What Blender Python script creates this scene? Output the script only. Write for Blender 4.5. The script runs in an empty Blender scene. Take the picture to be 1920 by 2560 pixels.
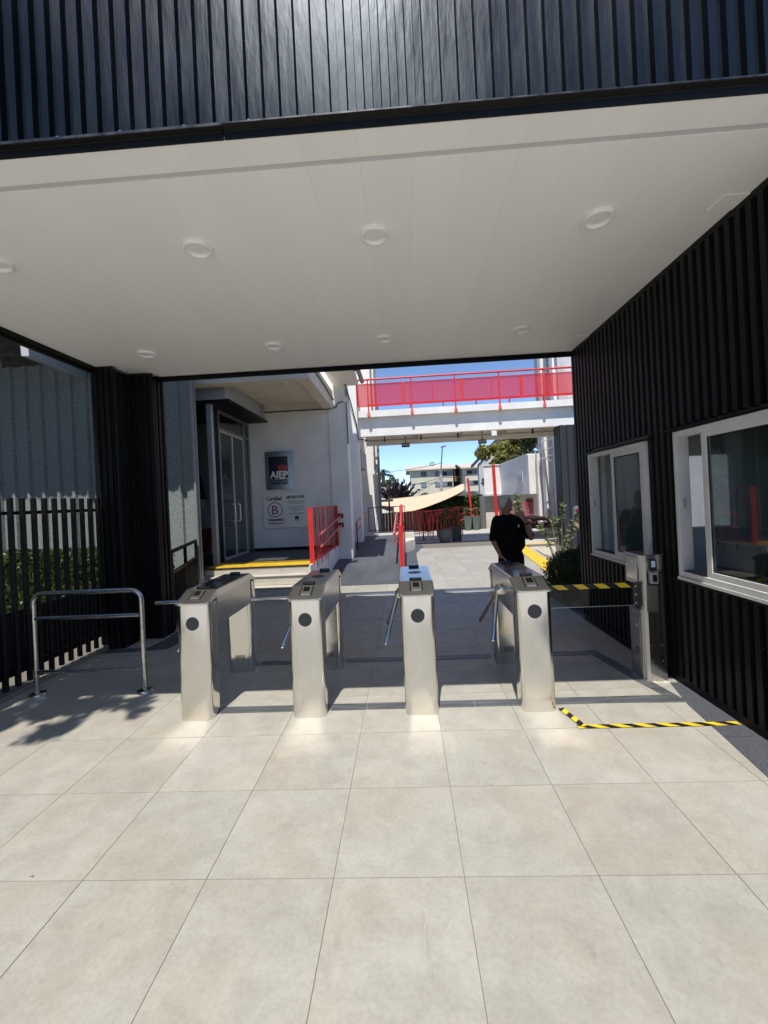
import bpy, bmesh, math, random
import numpy as np
from mathutils import Vector, Matrix
PI = math.pi
random.seed(7); np.random.seed(7)
SC = bpy.context.scene
COL = SC.collection

# ------------------------------------------------------------------ camera, sky, sun, exposure
PW, PH = 1920.0, 2560.0
FPX, PITCH, ROLL, YAW, CAMH = 1048.31, 0.000927, -0.04849, -0.04288, 1.731
CX, CY = 5.57, -30.66
def cam_axes():
    cy, sy, cp, sp = math.cos(YAW), math.sin(YAW), math.cos(PITCH), math.sin(PITCH)
    fw = Vector((sy*cp, cy*cp, sp)); rt = Vector((cy, -sy, 0)); up = rt.cross(fw)
    cr, sr = math.cos(ROLL), math.sin(ROLL)
    return rt*cr + up*sr, up*cr - rt*sr, fw
AR, AU, AF = cam_axes()
ORG = Vector((0, 0, CAMH))
def ray(px, py):
    return AF + AR*((px-PW/2-CX)/FPX) - AU*((py-PH/2-CY)/FPX)
def at(px, py, Y):
    d = ray(px, py); return ORG + d*(Y/d.y)
def atx(px, py, X):
    d = ray(px, py); return ORG + d*(X/d.x)
def atz(px, py, Z):
    d = ray(px, py); return ORG + d*((Z-CAMH)/d.z)

cam = bpy.data.cameras.new('camera'); camo = bpy.data.objects.new('camera', cam); COL.objects.link(camo)
camo.matrix_world = Matrix(((AR.x, AU.x, -AF.x, 0), (AR.y, AU.y, -AF.y, 0), (AR.z, AU.z, -AF.z, CAMH), (0, 0, 0, 1)))
cam.sensor_fit = 'VERTICAL'; cam.sensor_height = 24.0; cam.lens = 24.0*FPX/PH
cam.shift_x = -CX/PH; cam.shift_y = CY/PH
cam.clip_start = 0.05; cam.clip_end = 1500
SC.camera = camo

SUNV = Vector((-0.13, -1.0, 2.02)).normalized()
W = bpy.data.worlds.new('World'); SC.world = W; W.use_nodes = True
nt = W.node_tree; bg = nt.nodes['Background']
sky = nt.nodes.new('ShaderNodeTexSky'); sky.sky_type = 'NISHITA'; sky.sun_disc = False
sky.sun_elevation = math.asin(SUNV.z); sky.sun_rotation = math.radians(187.4)
sky.altitude = 2500; sky.air_density = 0.75; sky.dust_density = 0.0; sky.ozone_density = 3.0
nt.links.new(sky.outputs[0], bg.inputs[0]); bg.inputs[1].default_value = 0.15
sl = bpy.data.lights.new('sun', 'SUN'); sl.energy = 3.85; sl.angle = math.radians(0.53); sl.color = (1.0, 0.965, 0.91)
so = bpy.data.objects.new('sun', sl); COL.objects.link(so)
so.rotation_euler = SUNV.to_track_quat('Z', 'Y').to_euler(); so.location = (0, 0, 30)
SC.view_settings.view_transform = 'Standard'; SC.view_settings.look = 'None'
SC.view_settings.exposure = 0.54; SC.view_settings.gamma = 1.0
SC.view_settings.use_curve_mapping = False
SC.render.engine = 'CYCLES'
cy_ = SC.cycles
cy_.max_bounces = 10; cy_.diffuse_bounces = 6; cy_.glossy_bounces = 4; cy_.transmission_bounces = 6
cy_.transparent_max_bounces = 16; cy_.caustics_reflective = True; cy_.caustics_refractive = False
cy_.blur_glossy = 0.0; cy_.sample_clamp_indirect = 0.0
cy_.use_denoising = True
try: cy_.denoiser = 'OPENIMAGEDENOISE'
except Exception: pass

# ------------------------------------------------------------------ materials
MATS = {}
def principled(name, col, rough=0.5, metal=0.0, spec=0.5, **k):
    m = bpy.data.materials.new(name); m.use_nodes = True
    b = m.node_tree.nodes['Principled BSDF']
    b.inputs['Base Color'].default_value = (*col, 1); b.inputs['Roughness'].default_value = rough
    b.inputs['Metallic'].default_value = metal; b.inputs['Specular IOR Level'].default_value = spec
    for kk, v in k.items(): b.inputs[kk.replace('_', ' ')].default_value = v
    MATS[name] = m; return m
def N(m, t, **k):
    n = m.node_tree.nodes.new(t)
    for a, v in k.items(): setattr(n, a, v)
    return n
def L(m, a, b): m.node_tree.links.new(a, b)
def noise_col(m, scale, c1, c2, lo=0.35, hi=0.65, detail=6, stretch=(1, 1, 1), rough=0.55, obj_random=0.0, coord='pos', dist=0.0):
    """mottled colour between c1 and c2"""
    b = m.node_tree.nodes['Principled BSDF']
    g = N(m, 'ShaderNodeNewGeometry'); mp = N(m, 'ShaderNodeMapping'); mp.inputs['Scale'].default_value = stretch
    L(m, g.outputs['Position'], mp.inputs[0])
    nz = N(m, 'ShaderNodeTexNoise'); nz.inputs['Scale'].default_value = scale; nz.inputs['Detail'].default_value = detail
    nz.inputs['Roughness'].default_value = rough; nz.inputs['Distortion'].default_value = dist
    L(m, mp.outputs[0], nz.inputs[0])
    r = N(m, 'ShaderNodeValToRGB'); r.color_ramp.elements[0].position = lo; r.color_ramp.elements[1].position = hi
    r.color_ramp.elements[0].color = (*c1, 1); r.color_ramp.elements[1].color = (*c2, 1)
    L(m, nz.outputs[0], r.inputs[0]); out = r.outputs[0]
    if obj_random:
        oi = N(m, 'ShaderNodeObjectInfo'); mr = N(m, 'ShaderNodeMapRange')
        mr.inputs[3].default_value = 1-obj_random; mr.inputs[4].default_value = 1+obj_random
        L(m, oi.outputs['Random'], mr.inputs[0])
        hs = N(m, 'ShaderNodeHueSaturation'); L(m, out, hs.inputs['Color']); L(m, mr.outputs[0], hs.inputs['Value']); out = hs.outputs[0]
    L(m, out, b.inputs['Base Color']); return nz, mp
def bump(m, scale, strength=0.2, dist=0.002, stretch=(1, 1, 1), detail=4):
    b = m.node_tree.nodes['Principled BSDF']
    g = N(m, 'ShaderNodeNewGeometry'); mp = N(m, 'ShaderNodeMapping'); mp.inputs['Scale'].default_value = stretch
    L(m, g.outputs['Position'], mp.inputs[0])
    nz = N(m, 'ShaderNodeTexNoise'); nz.inputs['Scale'].default_value = scale; nz.inputs['Detail'].default_value = detail
    L(m, mp.outputs[0], nz.inputs[0])
    bp = N(m, 'ShaderNodeBump'); bp.inputs['Strength'].default_value = strength; bp.inputs['Distance'].default_value = dist
    L(m, nz.outputs[0], bp.inputs['Height']); L(m, bp.outputs[0], b.inputs['Normal'])
    return nz
def rough_noise(m, scale, lo, hi, stretch=(1, 1, 1)):
    b = m.node_tree.nodes['Principled BSDF']
    g = N(m, 'ShaderNodeNewGeometry'); mp = N(m, 'ShaderNodeMapping'); mp.inputs['Scale'].default_value = stretch
    L(m, g.outputs['Position'], mp.inputs[0])
    nz = N(m, 'ShaderNodeTexNoise'); nz.inputs['Scale'].default_value = scale; nz.inputs['Detail'].default_value = 5
    L(m, mp.outputs[0], nz.inputs[0])
    mr = N(m, 'ShaderNodeMapRange'); mr.inputs[1].default_value = 0.3; mr.inputs[2].default_value = 0.7
    mr.inputs[3].default_value = lo; mr.inputs[4].default_value = hi
    L(m, nz.outputs[0], mr.inputs[0]); L(m, mr.outputs[0], b.inputs['Roughness'])

# porcelain floor tile: pale beige concrete look with cloudy darker and rosy patches
m = principled('tile', (0.5, 0.48, 0.43), 0.42, spec=0.4)
b = m.node_tree.nodes['Principled BSDF']
g = N(m, 'ShaderNodeNewGeometry'); oi = N(m, 'ShaderNodeObjectInfo')
vo = N(m, 'ShaderNodeVectorMath', operation='SCALE'); vo.inputs[3].default_value = 40.0
cmb = N(m, 'ShaderNodeCombineXYZ'); L(m, oi.outputs['Random'], cmb.inputs[0]); L(m, oi.outputs['Random'], cmb.inputs[2])
L(m, cmb.outputs[0], vo.inputs[0]); va = N(m, 'ShaderNodeVectorMath', operation='ADD'); L(m, g.outputs['Position'], va.inputs[0]); L(m, vo.outputs[0], va.inputs[1])
n1 = N(m, 'ShaderNodeTexNoise'); n1.inputs['Scale'].default_value = 5.5; n1.inputs['Detail'].default_value = 9; n1.inputs['Roughness'].default_value = 0.66; n1.inputs['Distortion'].default_value = 0.4
L(m, va.outputs[0], n1.inputs[0])
r1 = N(m, 'ShaderNodeValToRGB'); e = r1.color_ramp.elements; e[0].position = 0.33; e[1].position = 0.62
e[0].color = (0.355, 0.333, 0.283, 1); e[1].color = (0.422, 0.402, 0.345, 1)
L(m, n1.outputs[0], r1.inputs[0])
n2 = N(m, 'ShaderNodeTexNoise'); n2.inputs['Scale'].default_value = 1.3; n2.inputs['Detail'].default_value = 4
L(m, va.outputs[0], n2.inputs[0]); r2 = N(m, 'ShaderNodeValToRGB'); e = r2.color_ramp.elements; e[0].position = 0.48; e[1].position = 0.78
e[0].color = (1, 1, 1, 1); e[1].color = (1.0, 0.94, 0.90, 1); L(m, n2.outputs[0], r2.inputs[0])
mx = N(m, 'ShaderNodeMix', data_type='RGBA', blend_type='MULTIPLY'); mx.inputs[0].default_value = 1.0
L(m, r1.outputs[0], mx.inputs[6]); L(m, r2.outputs[0], mx.inputs[7])
n3 = N(m, 'ShaderNodeTexNoise'); n3.inputs['Scale'].default_value = 60; n3.inputs['Detail'].default_value = 4
L(m, va.outputs[0], n3.inputs[0]); r3 = N(m, 'ShaderNodeValToRGB'); e = r3.color_ramp.elements; e[0].position = 0.3; e[1].position = 0.6
e[0].color = (0.9, 0.9, 0.89, 1); e[1].color = (1, 1, 1, 1); L(m, n3.outputs[0], r3.inputs[0])
mx2 = N(m, 'ShaderNodeMix', data_type='RGBA', blend_type='MULTIPLY'); mx2.inputs[0].default_value = 1.0
L(m, mx.outputs[2], mx2.inputs[6]); L(m, r3.outputs[0], mx2.inputs[7])
hs = N(m, 'ShaderNodeHueSaturation'); mr = N(m, 'ShaderNodeMapRange'); mr.inputs[3].default_value = 0.95; mr.inputs[4].default_value = 1.04
L(m, oi.outputs['Random'], mr.inputs[0]); L(m, mr.outputs[0], hs.inputs['Value']); L(m, mx2.outputs[2], hs.inputs['Color'])
# wear laid over all tiles alike: broad traffic dirt, fine specks, a few scuffs
def over(src, vec, scale, lo, hi, dark, detail=5, stretch=(1, 1, 1), dist=0.0):
    mp = N(m, 'ShaderNodeMapping'); mp.inputs['Scale'].default_value = stretch; L(m, vec, mp.inputs[0])
    z = N(m, 'ShaderNodeTexNoise'); z.inputs['Scale'].default_value = scale; z.inputs['Detail'].default_value = detail; z.inputs['Distortion'].default_value = dist; L(m, mp.outputs[0], z.inputs[0])
    r = N(m, 'ShaderNodeValToRGB'); r.color_ramp.elements[0].position = lo; r.color_ramp.elements[1].position = hi
    r.color_ramp.elements[0].color = (*dark, 1); r.color_ramp.elements[1].color = (1, 1, 1, 1); L(m, z.outputs[0], r.inputs[0])
    q = N(m, 'ShaderNodeMix', data_type='RGBA', blend_type='MULTIPLY'); q.inputs[0].default_value = 1.0; L(m, src, q.inputs[6]); L(m, r.outputs[0], q.inputs[7]); return q.outputs[2]
s_ = over(hs.outputs[0], g.outputs['Position'], 0.9, 0.35, 0.6, (0.93, 0.925, 0.91), 8)
s_ = over(s_, g.outputs['Position'], 38, 0.24, 0.30, (0.80, 0.78, 0.74), 4, (1, 1, 1), 1.0)
s_ = over(s_, g.outputs['Position'], 7, 0.26, 0.34, (0.86, 0.85, 0.83), 9, (1.6, 0.5, 1), 2.0)
L(m, s_, b.inputs['Base Color'])
rough_noise(m, 5, 0.34, 0.55); bump(m, 90, 0.25, 0.001)

m = principled('paving', (0.45, 0.43, 0.39), 0.6); noise_col(m, 2.5, (0.43, 0.41, 0.37), (0.52, 0.50, 0.45)); bump(m, 60, 0.3, 0.002)
principled('grout', (0.16, 0.145, 0.12), 0.9)
m = principled('asphalt', (0.10, 0.10, 0.095), 0.9); noise_col(m, 0.4, (0.09, 0.09, 0.08), (0.16, 0.15, 0.12)); bump(m, 30, 0.4, 0.004)
m = principled('granite', (0.07, 0.073, 0.08), 0.55); noise_col(m, 160, (0.035, 0.037, 0.042), (0.12, 0.125, 0.14), detail=3); bump(m, 200, 0.2, 0.001)
m = principled('step_stone', (0.5, 0.46, 0.39), 0.6); noise_col(m, 5, (0.42, 0.39, 0.32), (0.53, 0.49, 0.42), stretch=(0.4, 1, 4)); bump(m, 50, 0.25, 0.001)
m = principled('dark_tile', (0.055, 0.058, 0.062), 0.5); noise_col(m, 8, (0.045, 0.047, 0.05), (0.075, 0.078, 0.082))
m = principled('ramp_rubber', (0.05, 0.055, 0.062), 0.62)
b = m.node_tree.nodes['Principled BSDF']; noise_col(m, 1.6, (0.055, 0.062, 0.07), (0.095, 0.105, 0.118), detail=8, stretch=(1, 0.35, 1), dist=0.6)
g = N(m, 'ShaderNodeNewGeometry'); mp = N(m, 'ShaderNodeMapping'); mp.inputs['Rotation'].default_value = (0, 0, 0.785); mp.inputs['Scale'].default_value = (14, 14, 14)
L(m, g.outputs['Position'], mp.inputs[0]); ck = N(m, 'ShaderNodeTexVoronoi', feature='F1', distance='CHEBYCHEV'); ck.inputs['Randomness'].default_value = 0.0; ck.inputs['Scale'].default_value = 1
L(m, mp.outputs[0], ck.inputs[0]); bp = N(m, 'ShaderNodeBump'); bp.inputs['Strength'].default_value = 0.8; bp.inputs['Distance'].default_value = 0.02
L(m, ck.outputs[0], bp.inputs['Height']); L(m, bp.outputs[0], b.inputs['Normal'])
m = principled('yellow_tactile', (0.72, 0.46, 0.02), 0.55); noise_col(m, 6, (0.62, 0.40, 0.03), (0.78, 0.52, 0.03)); 
m = principled('tape_yellow', (0.74, 0.52, 0.02), 0.35)
principled('tape_black', (0.012, 0.012, 0.013), 0.3)

# black box-profile cladding paint
m = principled('black_cladding', (0.004, 0.006, 0.011), 0.31, spec=0.34); m.node_tree.nodes['Principled BSDF'].inputs['Specular Tint'].default_value = (0.62, 0.80, 1.0, 1)
rough_noise(m, 3.0, 0.28, 0.42, (1, 1, 0.5)); noise_col(m, 6, (0.0035, 0.005, 0.009), (0.016, 0.018, 0.022), lo=0.55, hi=0.85, detail=9, stretch=(3, 1, 0.5), rough=0.7); nz = bump(m, 2.2, 0.6, 0.012, (4, 4, 0.8), 4)
m = principled('black_cladding_side', (0.0045, 0.0045, 0.005), 0.42, spec=0.2)
noise_col(m, 1.5, (0.0042, 0.0043, 0.0046), (0.0072, 0.0072, 0.0074), stretch=(2, 2, 0.3)); bump(m, 3, 0.25, 0.006, (3, 3, .6), 3)
m = principled('black_metal', (0.006, 0.006, 0.006), 0.48, spec=0.18)
noise_col(m, 30, (0.0045, 0.0045, 0.005), (0.009, 0.009, 0.009))
m = principled('flashing', (0.05, 0.053, 0.058), 0.32, metal=0.6); noise_col(m, 14, (0.02, 0.021, 0.024), (0.11, 0.112, 0.115), stretch=(1, 1, 1))
m = principled('ceiling_pvc', (0.86, 0.85, 0.82), 0.42, spec=0.35); noise_col(m, 1.2, (0.875, 0.865, 0.83), (0.895, 0.885, 0.85), stretch=(3, 0.4, 1), obj_random=0.012)
bump(m, 40, 0.06, 0.001, (1, 0.05, 1))
m = principled('strip_lilac', (0.60, 0.565, 0.58), 0.5)
m = principled('lamp_white', (0.86, 0.85, 0.82), 0.35); principled('lamp_diffuser', (0.80, 0.79, 0.77), 0.5)

def steel(name, col, rough, strz, aniso=0.55):
    m = principled(name, col, rough, metal=1.0)
    b = m.node_tree.nodes['Principled BSDF']; b.inputs['Anisotropic'].default_value = aniso
    nz, mp = noise_col(m, 120, tuple(c*0.965 for c in col), tuple(min(1, c*1.03) for c in col), stretch=strz, detail=4)
    g = N(m, 'ShaderNodeNewGeometry'); mp = N(m, 'ShaderNodeMapping'); mp.inputs['Scale'].default_value = strz
    L(m, g.outputs['Position'], mp.inputs[0]); z = N(m, 'ShaderNodeTexNoise'); z.inputs['Scale'].default_value = 260; z.inputs['Detail'].default_value = 3
    L(m, mp.outputs[0], z.inputs[0]); big = N(m, 'ShaderNodeTexNoise'); big.inputs['Scale'].default_value = 2.2; big.inputs['Detail'].default_value = 3
    L(m, g.outputs['Position'], big.inputs[0])
    ad = N(m, 'ShaderNodeMath', operation='MULTIPLY_ADD'); ad.inputs[1].default_value = 3.0; L(m, big.outputs[0], ad.inputs[0]); L(m, z.outputs[0], ad.inputs[2])
    bp = N(m, 'ShaderNodeBump'); bp.inputs['Strength'].default_value = 0.10; bp.inputs['Distance'].default_value = 0.0006
    L(m, ad.outputs[0], bp.inputs['Height']); L(m, bp.outputs[0], b.inputs['Normal'])
    return m
m = steel('brushed_steel', (0.74, 0.72, 0.665), 0.15, (1, 1, 0.03), 0.3); rough_noise(m, 7, 0.12, 0.21, (1, 1, 0.6))
steel('polished_steel', (0.60, 0.585, 0.55), 0.17, (1, 1, 0.03), 0.3)
steel('brushed_steel_side', (0.58, 0.56, 0.525), 0.25, (1, 0.02, 1))
steel('lid_steel', (0.50, 0.49, 0.47), 0.16, (1, 0.03, 1), 0.3)
principled('chrome_tube', (0.66, 0.65, 0.63), 0.16, metal=1.0)
m = principled('worn_tube', (0.50, 0.49, 0.47), 0.24, metal=1.0); noise_col(m, 25, (0.38, 0.37, 0.35), (0.58, 0.57, 0.55)); 
m = principled('plate_steel', (0.20, 0.205, 0.21), 0.5, metal=0.6); noise_col(m, 9, (0.13, 0.135, 0.14), (0.24, 0.245, 0.25), stretch=(0.3, 3, 1))
m = principled('galvanised', (0.42, 0.44, 0.46), 0.5, metal=0.35); noise_col(m, 30, (0.36, 0.38, 0.40), (0.5, 0.52, 0.54))
principled('black_disc', (0.016, 0.019, 0.021), 0.45); principled('black_plastic', (0.010, 0.010, 0.011), 0.28)
principled('smoked_plastic', (0.015, 0.016, 0.018), 0.12)
principled('grey_plastic', (0.34, 0.34, 0.34), 0.35); principled('screw_steel', (0.75, 0.75, 0.74), 0.2, metal=1.0)
principled('id_card', (0.62, 0.66, 0.85), 0.4)
m = principled('white_pvc', (0.56, 0.55, 0.52), 0.35); noise_col(m, 3, (0.58, 0.57, 0.545), (0.68, 0.67, 0.645))
principled('gasket', (0.01, 0.01, 0.011), 0.5)
m = principled('white_paint', (0.74, 0.74, 0.72), 0.75); noise_col(m, 1.7, (0.74, 0.715, 0.665), (0.84, 0.82, 0.775), detail=9, rough=0.65); bump(m, 18, 0.35, 0.006)
m = principled('cream_paint', (0.68, 0.62, 0.52), 0.75); noise_col(m, 2.6, (0.62, 0.565, 0.47), (0.70, 0.645, 0.545), detail=8); bump(m, 22, 0.25, 0.004)
m = principled('grey_render', (0.50, 0.50, 0.495), 0.8); noise_col(m, 2.5, (0.40, 0.40, 0.40), (0.60, 0.60, 0.595), detail=9, rough=0.7, stretch=(1.5, 1.5, 0.25)); bump(m, 14, 0.3, 0.006)
m = principled('eave_brown', (0.10, 0.085, 0.07), 0.7)
m = principled('red_paint', (0.66, 0.028, 0.022), 0.42); noise_col(m, 9, (0.58, 0.022, 0.018), (0.72, 0.04, 0.03))
m = principled('red_faded', (0.66, 0.13, 0.13), 0.5); noise_col(m, 9, (0.55, 0.08, 0.08), (0.74, 0.20, 0.20))
m = principled('dark_red', (0.16, 0.012, 0.012), 0.5)
principled('sign_navy', (0.010, 0.014, 0.030), 0.25); principled('sign_red', (0.50, 0.035, 0.03), 0.35); principled('sign_white', (0.80, 0.80, 0.78), 0.4)
principled('sign_arc', (0.025, 0.05, 0.075), 0.3)
m = principled('sign_acrylic', (0.84, 0.815, 0.745), 0.3); principled('ink_wine', (0.16, 0.012, 0.02), 0.4); principled('ink_black', (0.02, 0.02, 0.022), 0.4); principled('ink_grey', (0.22, 0.22, 0.22), 0.5)
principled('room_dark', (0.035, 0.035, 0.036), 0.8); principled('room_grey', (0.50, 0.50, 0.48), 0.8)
principled('frosted', (0.62, 0.62, 0.60), 0.6, Transmission_Weight=0.0)
m = principled('flag_blue', (0.012, 0.02, 0.10), 0.8); principled('flag_white', (0.62, 0.62, 0.60), 0.8); principled('flag_red', (0.45, 0.03, 0.015), 0.8)
m = principled('aluminium', (0.30, 0.29, 0.27), 0.38, metal=0.7); principled('aluminium_light', (0.62, 0.61, 0.58), 0.35, metal=0.6)
m = principled('sail_cloth', (0.62, 0.47, 0.31), 0.85); noise_col(m, 2, (0.58, 0.44, 0.29), (0.66, 0.50, 0.34), stretch=(1, 1, 4))
m = principled('apartment_wall', (0.50, 0.46, 0.36), 0.85); noise_col(m, 0.5, (0.56, 0.52, 0.41), (0.64, 0.60, 0.48), detail=8)
m = principled('roof_tile', (0.52, 0.46, 0.38), 0.8); noise_col(m, 3, (0.46, 0.41, 0.34), (0.57, 0.51, 0.42), stretch=(4, 1, 1))
m = principled('dark_roof', (0.05, 0.045, 0.04), 0.8)
principled('window_dark', (0.02, 0.025, 0.028), 0.12); principled('curtain_blue', (0.16, 0.23, 0.26), 0.6)
m = principled('wood_red', (0.11, 0.035, 0.022), 0.6); noise_col(m, 20, (0.08, 0.025, 0.016), (0.15, 0.05, 0.03), stretch=(0.2, 1, 1))
m = principled('wood_brown', (0.22, 0.13, 0.08), 0.7); noise_col(m, 10, (0.16, 0.09, 0.05), (0.27, 0.17, 0.10), stretch=(3, 3, .3))
m = principled('pot_grey', (0.14, 0.14, 0.14), 0.7); principled('pot_dark', (0.03, 0.03, 0.032), 0.6); principled('pot_green', (0.10, 0.12, 0.11), 0.7)
m = principled('soil', (0.10, 0.085, 0.065), 0.95); noise_col(m, 30, (0.035, 0.03, 0.025), (0.11, 0.10, 0.085), detail=8); bump(m, 40, 0.8, 0.02)
m = principled('stem', (0.20, 0.18, 0.12), 0.8); m = principled('bark', (0.10, 0.075, 0.055), 0.9); noise_col(m, 8, (0.07, 0.05, 0.035), (0.15, 0.12, 0.09), stretch=(2, 2, .4))
principled('wire', (0.03, 0.03, 0.03), 0.6); principled('pole_grey', (0.22, 0.23, 0.23), 0.5, metal=0.3); m = principled('concrete', (0.42, 0.41, 0.39), 0.85); noise_col(m, 4, (0.36, 0.35, 0.33), (0.46, 0.45, 0.43))
m = principled('skin', (0.26, 0.13, 0.085), 0.5, Subsurface_Weight=0.05); noise_col(m, 40, (0.24, 0.12, 0.08), (0.31, 0.16, 0.11))
m = principled('grey_hair', (0.20, 0.20, 0.195), 0.6); noise_col(m, 60, (0.32, 0.32, 0.31), (0.52, 0.52, 0.50), stretch=(1, .3, 1)); bump(m, 120, 0.3, 0.002, (1, .3, 1))
m = principled('black_cloth', (0.005, 0.005, 0.006), 0.9, spec=0.1); bump(m, 14, 0.5, 0.012)
m = principled('grey_cloth', (0.13, 0.135, 0.15), 0.9); bump(m, 14, 0.5, 0.012); m = principled('jeans', (0.025, 0.035, 0.085), 0.9)
principled('orange_paper', (0.55, 0.09, 0.03), 0.6); principled('poly_fence_post', (0.30, 0.31, 0.31), 0.5, metal=0.5)
m = principled('underside_dark', (0.10, 0.105, 0.105), 0.8); noise_col(m, 5, (0.07, 0.07, 0.07), (0.14, 0.145, 0.14))

def thin_glass(name, tint=(0.92, 0.95, 0.94), rough=0.0, ior=1.5, base=0.0):
    m = bpy.data.materials.new(name); m.use_nodes = True; n = m.node_tree.nodes; n.clear()
    o = n.new('ShaderNodeOutputMaterial'); t = n.new('ShaderNodeBsdfTransparent'); t.inputs[0].default_value = (*tint, 1)
    gl = n.new('ShaderNodeBsdfGlossy'); gl.inputs['Roughness'].default_value = rough
    fr = n.new('ShaderNodeFresnel'); gb = n.new('ShaderNodeNewGeometry'); im = n.new('ShaderNodeMath'); im.operation = 'MULTIPLY_ADD'; im.inputs[1].default_value = 1/ior-ior; im.inputs[2].default_value = ior; m.node_tree.links.new(gb.outputs['Backfacing'], im.inputs[0]); m.node_tree.links.new(im.outputs[0], fr.inputs[0])
    ml = n.new('ShaderNodeMath'); ml.operation = 'MULTIPLY_ADD'; ml.inputs[1].default_value = 1.0; ml.inputs[2].default_value = base; ml.use_clamp = True
    mx = n.new('ShaderNodeMixShader'); k = m.node_tree.links.new
    k(fr.outputs[0], ml.inputs[0]); k(ml.outputs[0], mx.inputs[0]); k(t.outputs[0], mx.inputs[1]); k(gl.outputs[0], mx.inputs[2]); k(mx.outputs[0], o.inputs[0])
    MATS[name] = m; return m
thin_glass('clear_glass', (0.90, 0.93, 0.92)); thin_glass('dark_glass', (0.74, 0.78, 0.77), base=0.0); thin_glass('gate_glass', (0.70, 0.76, 0.76), base=0.0)
def see_through_sheet(name, col, share, trans=(1, 1, 1), translucent=0.35):
    m = bpy.data.materials.new(name); m.use_nodes = True; n = m.node_tree.nodes; n.clear(); k = m.node_tree.links.new
    o = n.new('ShaderNodeOutputMaterial'); t = n.new('ShaderNodeBsdfTransparent'); t.inputs[0].default_value = (*trans, 1)
    d = n.new('ShaderNodeBsdfDiffuse'); d.inputs[0].default_value = (*col, 1); tl = n.new('ShaderNodeBsdfTranslucent'); tl.inputs[0].default_value = (*col, 1)
    m1 = n.new('ShaderNodeMixShader'); m1.inputs[0].default_value = translucent; k(d.outputs[0], m1.inputs[1]); k(tl.outputs[0], m1.inputs[2])
    m2 = n.new('ShaderNodeMixShader'); m2.inputs[0].default_value = share; k(t.outputs[0], m2.inputs[1]); k(m1.outputs[0], m2.inputs[2]); k(m2.outputs[0], o.inputs[0])
    MATS[name] = m; return m
see_through_sheet('red_mesh_sheet', (0.72, 0.03, 0.06), 0.52); see_through_sheet('frosted_sheet', (0.80, 0.80, 0.78), 0.50, translucent=0.75); principled('sign_steel', (0.36, 0.375, 0.40), 0.30, metal=0.85); principled('charcoal_sheet', (0.022, 0.023, 0.026), 0.5)
m = see_through_sheet('poly_sheet', (0.34, 0.38, 0.37), 1.0, translucent=0.0)
n = m.node_tree.nodes; g = n.new('ShaderNodeNewGeometry'); w = n.new('ShaderNodeTexWave'); w.bands_direction = 'Z'; w.inputs['Scale'].default_value = 16; w.inputs['Distortion'].default_value = 0.15; w.inputs['Detail'].default_value = 3
m.node_tree.links.new(g.outputs['Position'], w.inputs[0]); nz = n.new('ShaderNodeTexNoise'); nz.inputs['Scale'].default_value = 22; nz.inputs['Detail'].default_value = 8
m.node_tree.links.new(g.outputs['Position'], nz.inputs[0]); ad = n.new('ShaderNodeMath'); ad.operation = 'MULTIPLY_ADD'; ad.inputs[1].default_value = 0.16
m.node_tree.links.new(w.outputs[1], ad.inputs[0]); m.node_tree.links.new(nz.outputs[0], ad.inputs[2])
cr = n.new('ShaderNodeValToRGB'); cr.color_ramp.elements[0].position = 0.32; cr.color_ramp.elements[1].position = 0.80; cr.color_ramp.elements[0].color = (0.15, 0.165, 0.158, 1); cr.color_ramp.elements[1].color = (0.27, 0.295, 0.28, 1)
m.node_tree.links.new(ad.outputs[0], cr.inputs[0])
for q in n:
    if q.type in ('BSDF_DIFFUSE', 'BSDF_TRANSLUCENT'): m.node_tree.links.new(cr.outputs[0], q.inputs[0])
def leaf_mat(name, c1, c2, c3, transl=0.35):
    m = bpy.data.materials.new(name); m.use_nodes = True; n = m.node_tree.nodes; n.clear(); k = m.node_tree.links.new
    o = n.new('ShaderNodeOutputMaterial'); g = n.new('ShaderNodeNewGeometry'); r = n.new('ShaderNodeValToRGB'); e = r.color_ramp.elements
    e[0].color = (*c1, 1); e[1].color = (*c3, 1); x = e.new(0.5); x.color = (*c2, 1)
    k(g.outputs['Random Per Island'], r.inputs[0])
    d = n.new('ShaderNodeBsdfDiffuse'); t = n.new('ShaderNodeBsdfTranslucent'); gl = n.new('ShaderNodeBsdfGlossy'); gl.inputs['Roughness'].default_value = 0.45; gl.inputs[0].default_value = (.5, .5, .5, 1)
    k(r.outputs[0], d.inputs[0]); k(r.outputs[0], t.inputs[0]); m1 = n.new('ShaderNodeMixShader'); m1.inputs[0].default_value = transl
    k(d.outputs[0], m1.inputs[1]); k(t.outputs[0], m1.inputs[2]); m2 = n.new('ShaderNodeMixShader'); m2.inputs[0].default_value = 0.05
    k(m1.outputs[0], m2.inputs[1]); k(gl.outputs[0], m2.inputs[2]); k(m2.outputs[0], o.inputs[0]); MATS[name] = m
leaf_mat('leaf_hedge', (0.02, 0.04, 0.009), (0.042, 0.072, 0.015), (0.09, 0.13, 0.025))
leaf_mat('leaf_bush', (0.025, 0.05, 0.012), (0.05, 0.085, 0.02), (0.10, 0.14, 0.035))
leaf_mat('leaf_olive', (0.13, 0.13, 0.03), (0.25, 0.24, 0.06), (0.42, 0.38, 0.11))
leaf_mat('leaf_plum', (0.02, 0.012, 0.018), (0.045, 0.03, 0.038), (0.10, 0.07, 0.08))
leaf_mat('leaf_dull', (0.05, 0.07, 0.03), (0.10, 0.12, 0.045), (0.18, 0.17, 0.09))
leaf_mat('leaf_oleander', (0.12, 0.15, 0.07), (0.21, 0.25, 0.12), (0.34, 0.38, 0.20))
leaf_mat('leaf_ivy', (0.02, 0.05, 0.012), (0.05, 0.10, 0.02), (0.13, 0.20, 0.04))
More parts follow.
